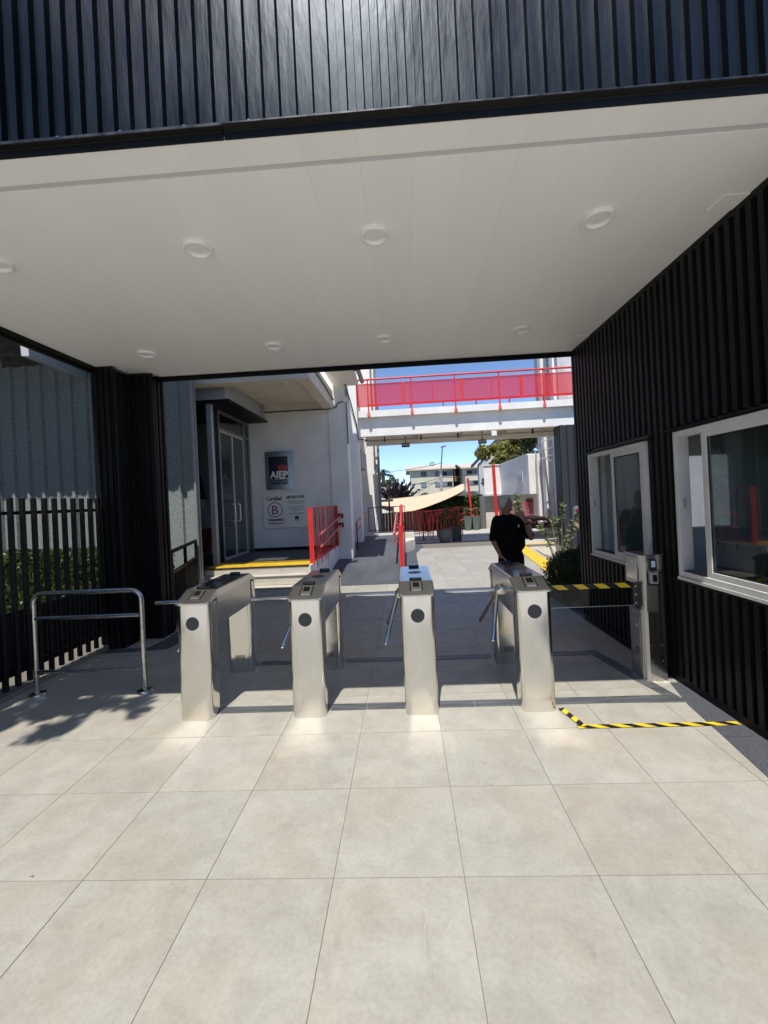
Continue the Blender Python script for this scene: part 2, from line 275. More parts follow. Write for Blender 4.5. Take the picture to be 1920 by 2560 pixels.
leaf_mat('petal_pink', (0.45, 0.05, 0.10), (0.6, 0.09, 0.16), (0.7, 0.16, 0.24))

# ------------------------------------------------------------------ mesh helpers
ORI = {}
class MB:
    def __init__(s): s.v = []; s.f = []; s.sm = []
    def add(s, vs, fs, smooth=False):
        o = len(s.v); s.v += [tuple(v) for v in vs]
        for f in fs: s.f.append(tuple(i+o for i in f)); s.sm.append(smooth)
        return s
    def box(s, x0, x1, y0, y1, z0, z1):
        vs = [(x, y, z) for z in (z0, z1) for y in (y0, y1) for x in (x0, x1)]
        return s.add(vs, [(0, 2, 3, 1), (4, 5, 7, 6), (0, 1, 5, 4), (2, 6, 7, 3), (0, 4, 6, 2), (1, 3, 7, 5)])
    def obox(s, c, ax, ay, az):
        c, ax, ay, az = map(Vector, (c, ax, ay, az))
        vs = [c + ax*i + ay*j + az*k for k in (-1, 1) for j in (-1, 1) for i in (-1, 1)]
        return s.add(vs, [(0, 2, 3, 1), (4, 5, 7, 6), (0, 1, 5, 4), (2, 6, 7, 3), (0, 4, 6, 2), (1, 3, 7, 5)])
    def bar(s, p0, p1, w, d, ref=(0, 0, 1)):
        p0, p1 = Vector(p0), Vector(p1); t = (p1-p0); n = t.normalized(); r = Vector(ref)
        if abs(n.dot(r)) > 0.98: r = Vector((1, 0, 0))
        a = n.cross(r).normalized(); b2 = a.cross(n).normalized()
        return s.obox((p0+p1)/2, a*w/2, b2*d/2, t/2)
    def prism(s, poly, z0, z1, axis='z'):
        """extrude a polygon: axis z -> poly (x,y); axis y -> poly (x,z); axis x -> poly (y,z)"""
        n = len(poly)
        def P(p, h): return (p[0], p[1], h) if axis == 'z' else ((p[0], h, p[1]) if axis == 'y' else (h, p[0], p[1]))
        vs = [P(p, z0) for p in poly] + [P(p, z1) for p in poly]
        ar = sum(poly[i][0]*poly[(i+1) % n][1]-poly[(i+1) % n][0]*poly[i][1] for i in range(n))
        flip = (ar < 0) != (axis == 'y')
        fs = [tuple(range(n))[::-1], tuple(range(n, 2*n))] + [(i, (i+1) % n, (i+1) % n+n, i+n) for i in range(n)]
        if flip: fs = [f[::-1] for f in fs]
        return s.add(vs, fs)
    def tube(s, pts, r, n=12, caps=True, radii=None, smooth=True):
        pts = [Vector(p) for p in pts]; rings = []
        prev = None
        for i, p in enumerate(pts):
            t = (pts[min(i+1, len(pts)-1)] - pts[max(i-1, 0)]).normalized()
            if prev is None:
                a = t.cross(Vector((0, 0, 1)) if abs(t.z) < 0.9 else Vector((1, 0, 0))).normalized()
            else:
                a = (prev - t*prev.dot(t)).normalized()
            prev = a; b2 = t.cross(a); rr = radii[i] if radii else r
            rings.append([p + a*math.cos(2*PI*k/n)*rr + b2*math.sin(2*PI*k/n)*rr for k in range(n)])
        vs = [v for rg in rings for v in rg]; fs = []
        for i in range(len(pts)-1):
            for k in range(n):
                k2 = (k+1) % n; fs.append((i*n+k, i*n+k2, (i+1)*n+k2, (i+1)*n+k))
        s.add(vs, fs, smooth)
        if caps:
            s.add(rings[0], [tuple(range(n))[::-1]]); s.add(rings[-1], [tuple(range(n))])
        return s
    def disc(s, c, r, h, axis='z', n=28, r2=None):
        d = {'z': (0, 0, 1), 'y': (0, 1, 0), 'x': (1, 0, 0)}[axis]; c = Vector(c)
        return s.tube([c, c+Vector(d)*h], r, n, radii=[r, r if r2 is None else r2])
    def loft(s, rings, cap=True, smooth=True):
        n = len(rings[0]); vs = [v for r in rings for v in r]; fs = []
        for i in range(len(rings)-1):
            for k in range(n):
                k2 = (k+1) % n; fs.append((i*n+k, i*n+k2, (i+1)*n+k2, (i+1)*n+k))
        s.add(vs, fs, smooth)
        if cap: s.add(rings[0], [tuple(range(n))[::-1]]); s.add(rings[-1], [tuple(range(n))])
        return s
    def ball(s, c, rx, ry, rz, n=14, m=9):
        c = Vector(c); rings = []
        for i in range(m+1):
            a = -PI/2 + PI*(i+0.0001)/(m+0.0002); rings.append([(c.x+rx*math.cos(a)*math.cos(2*PI*k/n), c.y+ry*math.cos(a)*math.sin(2*PI*k/n), c.z+rz*math.sin(a)) for k in range(n)])
        return s.loft(rings)
    def build(s, name, mat, parent=None, base=None):
        me = bpy.data.meshes.new(name)
        if parent is not None: o0 = ORI[parent.name]
        elif base is not None: o0 = Vector(base)
        else:
            a = np.array(s.v); o0 = Vector((float((a[:, 0].min()+a[:, 0].max())/2), float((a[:, 1].min()+a[:, 1].max())/2), float(a[:, 2].min())))
        me.from_pydata([(v[0]-o0.x, v[1]-o0.y, v[2]-o0.z) for v in s.v], [], s.f)
        me.polygons.foreach_set('use_smooth', s.sm)
        me.materials.append(MATS[mat]); me.update()
        o = bpy.data.objects.new(name, me); COL.objects.link(o)
        ORI[o.name] = o0
        if parent is not None: o.parent = parent
        else: o.location = o0
        return o
def empty(name, loc=(0, 0, 0)):
    o = bpy.data.objects.new(name, None); COL.objects.link(o); o.location = loc; o.empty_display_size = 0.1; ORI[o.name] = Vector(loc); return o
def tag(o, label=None, cat=None, group=None, kind=None):
    if label: o['label'] = label
    if cat: o['category'] = cat
    if group: o['group'] = group
    if kind: o['kind'] = kind
    return o
def thing(name, loc, label, cat, group=None): return tag(empty(name, loc), label, cat, group)
def copy_tree(o, loc=None, label=None, parent=None):
    c = o.copy(); COL.objects.link(c)
    if parent is not None: c.parent = parent; c.matrix_parent_inverse = o.matrix_parent_inverse
    else:
        c.location = loc
        if label: c['label'] = label
    for ch in [x for x in ALL() if x.parent == o]: copy_tree(ch, parent=c)
    return c
def ALL(): return list(COL.objects)
def bevel(o, w, seg=2, ang=40):
    md = o.modifiers.new('bevel', 'BEVEL'); md.width = w; md.segments = seg; md.limit_method = 'ANGLE'; md.angle_limit = math.radians(ang); md.harden_normals = False
    return o
def text(name, s, size, mat, parent, loc, rotz=0, ext=0.002, off=0.0, warp=None, alignx='LEFT', sx=1.0, width=None):
    cu = bpy.data.curves.new('t', 'FONT'); cu.body = s; cu.size = size; cu.extrude = ext; cu.offset = off; cu.align_x = alignx; cu.resolution_u = 3
    ob = bpy.data.objects.new('t', cu); COL.objects.link(ob); bpy.context.view_layer.update()
    me = bpy.data.meshes.new_from_object(ob.evaluated_get(bpy.context.evaluated_depsgraph_get()))
    bpy.data.objects.remove(ob); me.name = name
    o0 = ORI[parent.name]; cz, sz = math.cos(rotz), math.sin(rotz)
    if width: x0_ = min(v.co.x for v in me.vertices); sx = width/(max(v.co.x for v in me.vertices)-x0_); loc = (loc[0]-x0_*sx, loc[1], loc[2])
    for v in me.vertices:   # text plane stands up, reading along +x (rotated by rotz), facing -y
        x, z, y = v.co.x*sx, v.co.y, -v.co.z
        X = loc[0]+x*cz-y*sz; Y = loc[1]+x*sz+y*cz; Z = loc[2]+z
        if warp: Y += warp(X)
        v.co = (X-o0.x, Y-o0.y, Z-o0.z)
    me.materials.clear(); me.materials.append(MATS[mat])
    o = bpy.data.objects.new(name, me); COL.objects.link(o); o.parent = parent; ORI[o.name] = o0; return o
def leaves(name, pts, size, mat, parent=None, elong=1.6, base=None, up=0.0, jitter=0.35, dirs=None):
    """one small bent leaf (4 verts, 2 tris) per point"""
    pts = np.asarray(pts, float); n = len(pts)
    d = np.random.normal(size=(n, 3)); d /= np.linalg.norm(d, axis=1)[:, None]
    if dirs is not None: d = d*jitter + dirs; d /= np.linalg.norm(d, axis=1)[:, None]
    s2 = np.random.normal(size=(n, 3)); s2[:, 2] *= (1-up); s2 -= d*(s2*d).sum(1)[:, None]; s2 /= np.linalg.norm(s2, axis=1)[:, None]
    sz = size*(1+jitter*np.random.uniform(-1, 1, n))[:, None]
    nn = np.cross(d, s2)
    a = pts - d*sz*elong*0.5; b_ = pts + s2*sz*0.5 + nn*sz*0.12; c = pts + d*sz*elong*0.5; e_ = pts - s2*sz*0.5 + nn*sz*0.12
    V = np.stack([a, b_, c, e_], 1).reshape(-1, 3)
    o0 = ORI[parent.name] if parent is not None else Vector(base if base is not None else (pts[:, 0].mean(), pts[:, 1].mean(), pts[:, 2].min()))
    V = V - np.array(o0)
    me = bpy.data.meshes.new(name); me.vertices.add(4*n); me.vertices.foreach_set('co', V.ravel())
    me.loops.add(4*n); me.loops.foreach_set('vertex_index', np.arange(4*n)); me.polygons.add(n)
    me.polygons.foreach_set('loop_start', np.arange(0, 4*n, 4)); me.polygons.foreach_set('loop_total', np.full(n, 4))
    me.materials.append(MATS[mat]); me.update(); me.validate()
    o = bpy.data.objects.new(name, me); COL.objects.link(o); ORI[o.name] = o0
    if parent is not None: o.parent = parent
    else: o.location = o0
    return o
def blob_pts(n, blobs, shell=0.55):
    """points through a union of ellipsoids (cx,cy,cz,rx,ry,rz), denser near the surface"""
    out = []; w = np.array([b[3]*b[4]*b[5] for b in blobs])**0.67; w /= w.sum()
    idx = np.random.choice(len(blobs), n, p=w)
    d = np.random.normal(size=(n, 3)); d /= np.linalg.norm(d, axis=1)[:, None]
    r = shell + (1-shell)*np.random.rand(n)**0.6; r *= 1+0.10*np.random.normal(size=n)
    B = np.array(blobs)[idx]; return B[:, :3] + d*r[:, None]*B[:, 3:6]
def clumps(c, R, n, rr, seed=0, flat=1.0):
    rs = np.random.RandomState(seed); out = []
    for i in range(n):
        d = rs.normal(size=3); d /= np.linalg.norm(d); k = rs.uniform(0.35, 0.95)
        q = rr*rs.uniform(0.6, 1.25)
        out.append((c[0]+d[0]*R[0]*k, c[1]+d[1]*R[1]*k, c[2]+d[2]*R[2]*k, q, q, q*flat))
    return out
def corrugated(fixed, a0, a1, z0, z1, period, crest, depth, axis, sign, phase=0.0, slope=0.006, thick=True):
    """box-profile sheet. axis 'x': sheet runs along x at y=fixed, ribs stand out towards sign*y. axis 'y': runs along y at x=fixed."""
    prof = []; k = math.floor((a0-phase)/period)-1
    while phase+k*period < a1+period:
        s0 = phase+k*period
        prof += [(s0, depth), (s0+crest, depth), (s0+crest+slope, 0), (s0+period-slope, 0)]; k += 1
    pts = []
    def ev(t):
        for i in range(len(prof)-1):
            if prof[i][0] <= t <= prof[i+1][0]:
                w = (t-prof[i][0])/max(1e-9, prof[i+1][0]-prof[i][0]); return prof[i][1]*(1-w)+prof[i+1][1]*w
        return 0
    pts = [(a0, ev(a0))] + [p for p in prof if a0 < p[0] < a1] + [(a1, ev(a1))]
    mb = MB(); vs = []; n = len(pts)
    for z in (z0, z1):
        for t, d in pts: vs.append((t, fixed+sign*d, z) if axis == 'x' else (fixed+sign*d, t, z))
    if thick:
        for z in (z0, z1):
            for t, d in pts: vs.append((t, fixed+sign*(d-0.0015), z) if axis == 'x' else (fixed+sign*(d-0.0015), t, z))
    fs = []
    fl = (axis == 'x') == (sign < 0)
    for i in range(n-1):
        f = (i, i+1, n+i+1, n+i); fs.append(f if fl else f[::-1])
        if thick:
            g2 = (2*n+i, 3*n+i, 3*n+i+1, 2*n+i+1); fs.append(g2 if fl else g2[::-1]); fs.append((i, 2*n+i, 2*n+i+1, i+1)); fs.append((n+i, n+i+1, 3*n+i+1, 3*n+i))
    mb.add(vs, fs); return mb
# ================================================================== SETTING
gnd = MB().prism([(-400, -400), (400, -400), (400, 400), (-400, 400)], -1.4, -1.2).build('ground', 'asphalt'); tag(gnd, kind='structure')
# the main floor: one slab with the sunken stair pit cut out of its right side
PITA, PITB = (3.36, 8.6), (3.98, 14.3)
fl = MB().prism([(-14, -16), (14, -16), (14, 8.6), PITA, PITB, (14, 14.3), (14, 22), (-6, 22), (-6, 14), (-14, 14)], -1.15, -0.004)
floor = fl.build('floor', 'grout', base=(0, 0, 0)); tag(floor, kind='structure')
T, X0, Y0, GAP = 0.6, -1.6096, 1.921, 0.0016
def clip(poly, a, b, c):   # keep a*x+b*y<=c
    out = []
    for i in range(len(poly)):
        p, q = poly[i], poly[(i+1) % len(poly)]; dp, dq = a*p[0]+b*p[1]-c, a*q[0]+b*q[1]-c
        if dp <= 0: out.append(p)
        if (dp < 0) != (dq < 0) and dp != dq:
            t = dp/(dp-dq); out.append((p[0]+t*(q[0]-p[0]), p[1]+t*(q[1]-p[1])))
    return out
full = None; ntile = 0
for j in range(-3, 21):
    for i in range(-4, 9):
        x0, y0 = X0+T*i, Y0+T*j
        z1 = 0.0
        poly = [(x0+GAP, y0+GAP), (x0+T-GAP, y0+GAP), (x0+T-GAP, y0+T-GAP), (x0+GAP, y0+T-GAP)]
        n0 = list(poly)
        if y0 < 8.0:
            for c_ in ((-1, 0, 3.85), (1, 0, 2.345)) if y0 < 5.6 else ((-1, 0, 3.3), (1, 0, 2.345)): poly = clip(poly, *c_)
            if y0+T > 7.9 and x0+T < -1.8: poly = clip(poly, 0, 1, 7.9)
            if y0+T > 8.6 and x0 < -0.1: poly = clip(poly, 0, 1, 8.62)
        else:
            k = (PITB[0]-PITA[0])/(PITB[1]-PITA[1])
            poly = clip(poly, 1, -k, PITA[0]-0.42-k*PITA[1])
            if x0+T > -0.1:
                poly = clip(poly, -1, 0, 0.02 if y0 > 8.6 else 3.0)
            elif y0 > 8.6: continue
            if y0 < 8.7 and x0 < -0.05: poly = clip(poly, 0, 1, 8.62); poly = clip(poly, -1, 0, 1.84)
        if len(poly) < 3: continue
        ar = abs(sum(poly[a][0]*poly[(a+1) % len(poly)][1]-poly[(a+1) % len(poly)][0]*poly[a][1] for a in range(len(poly))))/2
        if ar < 0.01: continue
        ntile += 1
        if poly == n0:
            if full is None:
                full = MB().box(GAP, T-GAP, GAP, T-GAP, -0.0038, 0.0).build('tile', 'tile', floor)
                t_ = full
            else:
                t_ = full.copy(); COL.objects.link(t_); t_.parent = floor
            dz = random.uniform(-0.0004, 0.0004)
            t_.location = (x0, y0, dz)
        else: MB().prism(poly, -0.0038, 0.0).build('tile', 'tile', floor)
far = MB().prism([(-0.0, 16.33), (14, 16.33), (14, 21.9), (-0.0, 21.9)], -0.0035, 0.002); tag(far.build('court_paving', 'paving'), kind='structure')
tag(MB().prism([(4.0, 14.32), (14, 14.32), (14, 16.3), (3.97, 16.3)], -0.0035, 0.002).build('court_paving', 'paving'), kind='structure')
tag(MB().prism([(-14, -16), (14, -16), (14, 0.11), (-14, 0.11)], -0.0035, 0.001).build('forecourt_paving', 'paving'), kind='structure')
# granite border along the booth, two slabs with a joint, and the small ones by the column
def granite(poly, z1=0.004): return tag(MB().prism(poly, -0.0037, z1).build('granite_border', 'granite'), kind='structure')
granite([(1.80, 0.6), (2.345, 0.6), (2.345, 2.155), (1.99, 2.155)])
granite([(1.9925, 2.16), (2.345, 2.16), (2.345, 2.955), (2.10, 2.955)])
granite([(2.101, 2.96), (2.345, 2.96), (2.345, 3.80), (2.262, 3.80), (2.16, 3.42)])
granite([(-3.84, 5.02), (-3.05, 5.12), (-2.95, 5.62), (-3.30, 5.60), (-3.34, 5.20), (-3.84, 5.19)])
granite([(-3.31, 5.63), (-2.93, 5.65), (-2.85, 6.3), (-3.31, 6.3)])
# steel cover plates of the cable trench
def plate(poly, sc=True):
    o = MB().prism(poly, 0.0008, 0.005).build('trench_cover', 'plate_steel', base=(poly[0][0], poly[0][1], 0)); tag(o, kind='structure'); return o
for a, b2 in ((-1.655, -1.03), (-1.025, -0.71), (-0.70, -0.40), (-0.395, -0.075), (0.20, 0.50), (0.505, 0.86), (1.125, 1.62)): 
    p_ = plate([(a, 3.470), (b2, 3.468), (b2, 3.576), (a, 3.578)])
    for sx_, sy_ in ((a+0.03, 3.49), (b2-0.03, 3.49), (a+0.03, 3.556), (b2-0.03, 3.556)): MB().disc((sx_, sy_, 0.006), 0.005, 0.0016, n=8).build('screw', 'screw_steel', p_)
p_ = plate([(1.625, 3.468), (2.185, 3.45), (2.06, 3.578), (1.625, 3.577)])
for sx_, sy_ in ((1.70, 3.49), (2.05, 3.475), (2.12, 3.47), (1.98, 3.55)): MB().disc((sx_, sy_, 0.006), 0.005, 0.0016, n=8).build('screw', 'screw_steel', p_)
p_ = plate([(2.19, 3.452), (2.12, 3.84), (1.98, 4.62), (1.87, 4.62), (2.0, 3.84), (2.066, 3.58)])
for sx_, sy_ in ((2.10, 3.62), (2.13, 3.56)): MB().disc((sx_, sy_, 0.006), 0.005, 0.0016, n=8).build('screw', 'screw_steel', p_)
for a, b2 in ((-1.66, -1.04), (-0.71, -0.10), (0.22, 0.85), (1.14, 1.865)): plate([(a, 4.50), (b2, 4.50), (b2, 4.605), (a, 4.605)])
# ramp, its foot strip, landing
RX0, RX1 = -1.84, -0.17
tag(MB().prism([(9.0, 0.004), (14.7, 0.50), (14.7, -0.003), (9.0, -0.003)], RX0+0.002, RX1, 'x').build('ramp', 'ramp_rubber'), kind='structure')
tag(MB().box(RX0, RX1+0.02, 8.66, 8.997, -0.0037, 0.005).build('ramp_threshold', 'granite'), kind='structure')
tag(MB().box(-1.86, 0.3, 14.705, 16.6, -0.003, 0.504).build('ramp_landing', 'paving'), kind='structure')
tag(MB().box(-0.30, 0.05, 14.75, 15.5, 0.5045, 0.512).build('tactile_strip', 'yellow_tactile'), kind='structure')
kb = MB().prism([(9.9, 0.001), (9.9, 0.10), (14.7, 0.55), (14.7, 0.001)], RX1+0.003, RX1+0.10, 'x').build('ramp_kerb', 'grey_render'); tag(kb, kind='structure')
tag(MB().prism([(-0.065, 8.95), (0.27, 8.9), (0.30, 13.3), (0.62, 15.2), (0.42, 16.3), (-0.065, 14.7)], 0.001, 0.006).build('granite_border', 'granite'), kind='structure')
# low bench-like ledge beside the ramp
tag(MB().prism([(-0.06, 13.4), (0.30, 14.3), (0.30, 15.2), (-0.06, 15.2)], 0.0065, 0.36).build('ledge_wall', 'cream_paint'), 'low cream ledge wall with pale top beside the ramp railing', 'ledge')
# platform with three steps
PY, PX0, PX1, PZ = 8.40, -4.14, -1.87, 0.51
pf = MB().box(-8.0, PX1, 8.62, 11.3, -0.003, PZ-0.003).build('platform', 'dark_tile'); tag(pf, kind='structure')
st = thing('entrance_steps', (-3, 7.84, 0), 'three pale stone steps with dark nosings and a yellow tactile top edge', 'steps')
for k, (ya, yb, z1) in enumerate(((7.86, 8.62, 0.17), (8.13, 8.62, 0.34), (8.40, 8.62, 0.50))):
    z0 = -0.003 if k == 0 else z1-0.165+0.0
    xa, xb = PX0-(0.0 if k == 2 else 0.18), PX1
    xs = [xa, xa+(xb-xa)*0.33, xa+(xb-xa)*0.70, xb]
    for q in range(3):
        bevel(MB().box(xs[q]+0.0015, xs[q+1]-0.0015, ya, yb-0.003*k, (z0 if k else 0.001), z1-0.022).build('riser', 'step_stone', st), 0.002, 1)
    MB().box(xa-0.01, xb+0.005, ya-0.012, ya+0.05, z1-0.021, z1).build('nosing', 'aluminium' if k < 2 else 'tape_black', st)
    MB().box(xa, xb, ya+0.051, yb-0.001*k, z1-0.021, z1-0.001).build('tread', 'step_stone', st)
ytm = MB()
ytm.box(PX0+0.02, PX1-0.01, 8.455, 9.06, PZ-0.0095, PZ+0.002)
yt = ytm.build('tactile_strip', 'yellow_tactile', st)
rb = MB()
for k in range(44):
    x = PX0+0.06+k*0.0505
    rb.box(x, x+0.022, 8.46, 9.055, PZ+0.002, PZ+0.0075)
tag(rb.build('tactile_rib', 'yellow_tactile', yt), kind='stuff')
tag(MB().box(PX1+0.001, PX1+0.028, 7.9, 11.25, -0.003, 0.56).build('platform_side_wall', 'white_paint'), 'low white wall edging the platform beside the ramp', 'low wall')
# sunken stair on the right: tactile edge, descending treads, far wall
pit = thing('sunken_stair', (4.2, 11.5, -0.9), 'sunken pale stair with yellow tactile edging beyond the round bush', 'stair')
k = (PITB[0]-PITA[0])/(PITB[1]-PITA[1])
def xe(y, off=0): return PITA[0]+k*(y-PITA[1])+off
MB().prism([(xe(8.6, -0.41), 8.6), (xe(8.6, -0.03), 8.6), (xe(14.3, -0.03), 14.3), (xe(14.3, -0.41), 14.3)], 0.001, 0.008).build('tactile_strip', 'yellow_tactile', pit)
MB().prism([(xe(14.36, -0.41), 14.36), (12, 14.36), (12, 14.62), (xe(14.62, -0.41), 14.62)], 0.003, 0.010).build('tactile_strip', 'yellow_tactile', pit)
MB().box(xe(14.3, 0.0), 12, 14.24, 14.30, -0.03, 0.004).build('nosing', 'aluminium', pit)
MB().box(xe(14.3, 0.02), 12, 14.26, 14.299, -1.1, -0.031).build('pit_wall', 'cream_paint', pit)
for q in range(4):
    z = -0.17*(q+1)+0.0; off = 0.02+0.34*q
    MB().prism([(xe(8.62, off), 8.62), (xe(8.62, off+0.338), 8.62), (xe(14.25, off+0.338), 14.25), (xe(14.25, off), 14.25)], -1.1, z).build('tread', 'step_stone', pit)
    MB().prism([(xe(8.62, off+0.28), 8.62), (xe(8.62, off+0.345), 8.62), (xe(14.25, off+0.345), 14.25), (xe(14.25, off+0.28), 14.25)], z+0.001, z+0.006).build('nosing', 'aluminium', pit)
MB().prism([(xe(8.62, 1.38), 8.62), (12, 8.62), (12, 14.25), (xe(14.25, 1.38), 14.25)], -1.1, -0.80).build('pit_floor', 'step_stone', pit)

# ================================================================== ENTRANCE BLOCK
ZC, YF, YB, XR, XL = 3.616, 2.106, 5.75, 2.354, -3.86
blk = thing('entrance_canopy', (0, 3.9, ZC), 'black ribbed metal block spanning overhead with white boarded soffit', 'canopy building')
per = 0.0852
edges = [XL-0.09+i*per*12 for i in range(10)]
for i in range(len(edges)-1):
    z0 = ZC+0.052; corrugated(YF, edges[i]+(0.0005 if i else 0), edges[i+1], z0, 4.62, per, 0.037, 0.032, 'x', -1, phase=-0.0556, slope=0.005).build('cladding_panel', 'black_cladding', blk)
for i, (a, b2, dz) in enumerate(((XL-0.09, -0.83, 0.0), (-0.826, 5.3, 0.006))):
    f_ = MB().prism([(YF-0.034, ZC+0.034+dz), (YF-0.034, ZC+0.046), (YF+0.004, ZC+0.050), (YF+0.004, ZC-0.010), (YF-0.004, ZC-0.010), (YF-0.006, ZC+0.030)], a, b2, 'x')
    bevel(f_.build('drip_trim', 'black_metal', blk), 0.002, 1)
    MB().box(a, b2, YF-0.0375, YF-0.0345, ZC+0.036+dz, ZC+0.050).build('drip_edge', 'flashing', blk)
for i in range(-6, 8):
    x = -0.36+i*0.335; s_ = MB(); s_.disc((x, YF-0.004, ZC+0.068), 0.012, -0.006, 'y', 10).disc((x, YF-0.010, ZC+0.068), 0.007, -0.006, 'y', 6); s_.build('screw', 'screw_steel', blk)
# roof, back and side skins (all black metal)
MB().box(XL-0.09, 5.3, YF+0.01, YB+0.04, 4.36, 4.385).build('roof_deck', 'black_metal', blk)
MB().box(XL-0.09, 5.3, YB+0.002, YB+0.04, ZC+0.03, 4.36).build('rear_cladding', 'black_cladding_side', blk)
MB().prism([(YB-0.005, ZC-0.012), (YB-0.005, ZC+0.012), (YB+0.001, ZC+0.012), (YB+0.001, ZC+0.03), (YB+0.05, ZC+0.03), (YB+0.05, ZC-0.062), (YB+0.038, ZC-0.062), (YB+0.038, ZC-0.012)], XL-0.09, 5.3, 'x').build('rear_trim', 'black_metal', blk)
MB().box(XL-0.09, XL-0.08, YF+0.01, YB, ZC+0.041, 4.359).build('side_cladding', 'black_cladding_side', blk)
MB().box(5.29, 5.3, YF+0.01, YB, ZC+0.03, 4.36).build('side_cladding', 'black_cladding_side', blk)
MB().box(XL-0.09, XL-0.003, YF+0.01, 5.74, ZC+0.02, ZC+0.04).build('soffit_panel', 'black_metal', blk)
bevel(MB().box(XL-0.05, XL-0.003, YF+0.006, 5.215, ZC-0.045, ZC+0.019).build('side_trim', 'black_metal', blk), 0.003, 1)
MB().box(XL-0.09, XL-0.052, YF+0.006, 5.215, ZC-0.075, ZC+0.019).build('side_trim', 'black_metal', blk)
# ceiling boards
nb = 0
x = -6.35
bw = 0.295
while x < XR:
    a, b2 = max(x, XL), min(x+bw, XR)
    if b2-a > 0.04:
        dz = random.uniform(-0.0005, 0.0005)
        yb = 5.575
        if b2 < -3.34: yb = 5.565 if a > -3.66 else 5.22
        pl = MB().prism([(a+0.0002, ZC-0.0030+dz), (a+0.0035, ZC-0.0045+dz), (b2-0.0035, ZC-0.0045+dz), (b2-0.0002, ZC-0.0030+dz), (b2-0.0004, ZC+0.007+dz), (a+0.0004, ZC+0.007+dz)], 2.327, yb, 'y').build('ceiling_board', 'ceiling_pvc', blk)
        if a > -4.2: MB().box(a+0.0003, b2-0.0003, YF+0.005, 2.286, ZC-0.0045+dz*0.2, ZC+0.007).build('ceiling_board', 'ceiling_pvc', blk)
    x += bw
MB().box(XL, XR, 2.2885, 2.3255, ZC+0.0005, ZC+0.006).build('joint_strip', 'strip_lilac', blk)
MB().box(-3.34, XR, 5.5765, 5.590, ZC-0.001, ZC+0.006).build('joint_strip', 'strip_lilac', blk)
MB().box(-3.34, XR, 5.592, 5.744, ZC-0.0045, ZC+0.006).build('ceiling_board', 'ceiling_pvc', blk)
MB().box(XL, XR, YF+0.006, YB, ZC+0.0085, ZC+0.016).build('ceiling_backing', 'ceiling_pvc', blk)
bevel(MB().box(2.17, 2.35, 2.82, 2.98, ZC-0.012, ZC-0.0035).build('access_hatch', 'ceiling_pvc', blk), 0.003, 1)
bevel(MB().box(2.17, 2.35, 5.18, 5.34, ZC-0.012, ZC-0.0035).build('access_hatch', 'ceiling_pvc', blk), 0.003, 1)
bevel(MB().box(-3.655, -3.53, 5.30, 5.44, ZC-0.010, ZC-0.0035).build('access_hatch', 'ceiling_pvc', blk), 0.003, 1)
# recessed downlights
def downlight(x, y, label):
    t = thing('ceiling_light', (x, y, ZC), label, 'ceiling light', 'round recessed ceiling lights')
    R_ = 0.104; prof = [(R_-0.001, -0.0046), (R_, -0.018), (R_-0.005, -0.030), (R_-0.017, -0.032), (R_-0.022, -0.028), (R_-0.026, -0.0055)]
    n = 36; mb = MB(); rings = [[(x+r*math.cos(2*PI*k/n), y+r*math.sin(2*PI*k/n), ZC+z) for k in range(n)] for r, z in prof]
    mb.loft(rings[::-1], cap=False); mb.build('frame', 'lamp_white', t)
    d = MB(); rr = [(R_-0.0262, -0.0048), (R_-0.030, -0.009), (R_-0.042, -0.013), (0.03, -0.016), (0.002, -0.0165)]
    d.loft([[(x+r*math.cos(2*PI*k/n), y+r*math.sin(2*PI*k/n), ZC+z) for k in range(n)] for r, z in rr][::-1], cap=False); d.build('diffuser', 'lamp_diffuser', t)
names = ['at the left edge of the front row', 'second from the left in the front row', 'front row middle, above the third turnstile', 'front row nearest the booth wall']
for x, nm in zip((-2.905, -1.396, -0.117, 1.428), names): downlight(x, 2.955, 'round white recessed ceiling light, '+nm)
names = ['rear row nearest the black column', 'second from the column in the rear row', 'rear row middle, above the courtyard opening', 'rear row nearest the booth wall']
for x, nm in zip((-2.971, -1.438, -0.139, 1.43), names): downlight(x, 4.86, 'small round white ceiling light, '+nm)

# ================================================================== GUARD BOOTH (right)
bt = thing('guard_booth', (3.7, 3.9, 0), 'black ribbed guard booth with two white sliding windows along the right side', 'booth')
BX, bper = 2.372, 0.0935
def clad(y0, y1, z0, z1): corrugated(BX, y0, y1, z0, z1, bper, 0.044, 0.036, 'y', -1, phase=0.018, slope=0.010).build('cladding_panel', 'black_cladding_side', bt)
W1 = (4.12, 5.35, 0.95, 2.175); W2 = (2.20, 3.69, 0.965, 2.19)
ys = [2.13, 3.16, 4.19, 5.22, 5.735]
for a, b2 in zip(ys[:-1], ys[1:]):
    clad(a, b2, 2.235, ZC-0.052); clad(a, b2, 0.07, 0.905)
clad(3.76, 4.07, 0.906, 2.234); clad(5.40, 5.735, 0.906, 2.234)
for a, b2 in ((2.13, 2.17), (3.70, 3.759), (4.071, 4.105), (5.36, 5.399)): MB().box(BX-0.028, BX-0.004, a, b2, 0.906, 2.234).build('jamb_trim', 'black_cladding_side', bt)
MB().box(BX-0.030, BX+0.01, 2.12, 5.742, 0.0, 0.069).build('base_trim', 'black_metal', bt)
MB().box(BX-0.034, BX+0.01, 2.12, 5.742, ZC-0.051, ZC-0.006).build('top_trim', 'black_metal', bt)
bevel(MB().box(BX-0.032, BX+0.14, 5.736, 5.775, 0.07, ZC-0.07).build('corner_trim', 'black_cladding_side', bt), 0.004, 1)
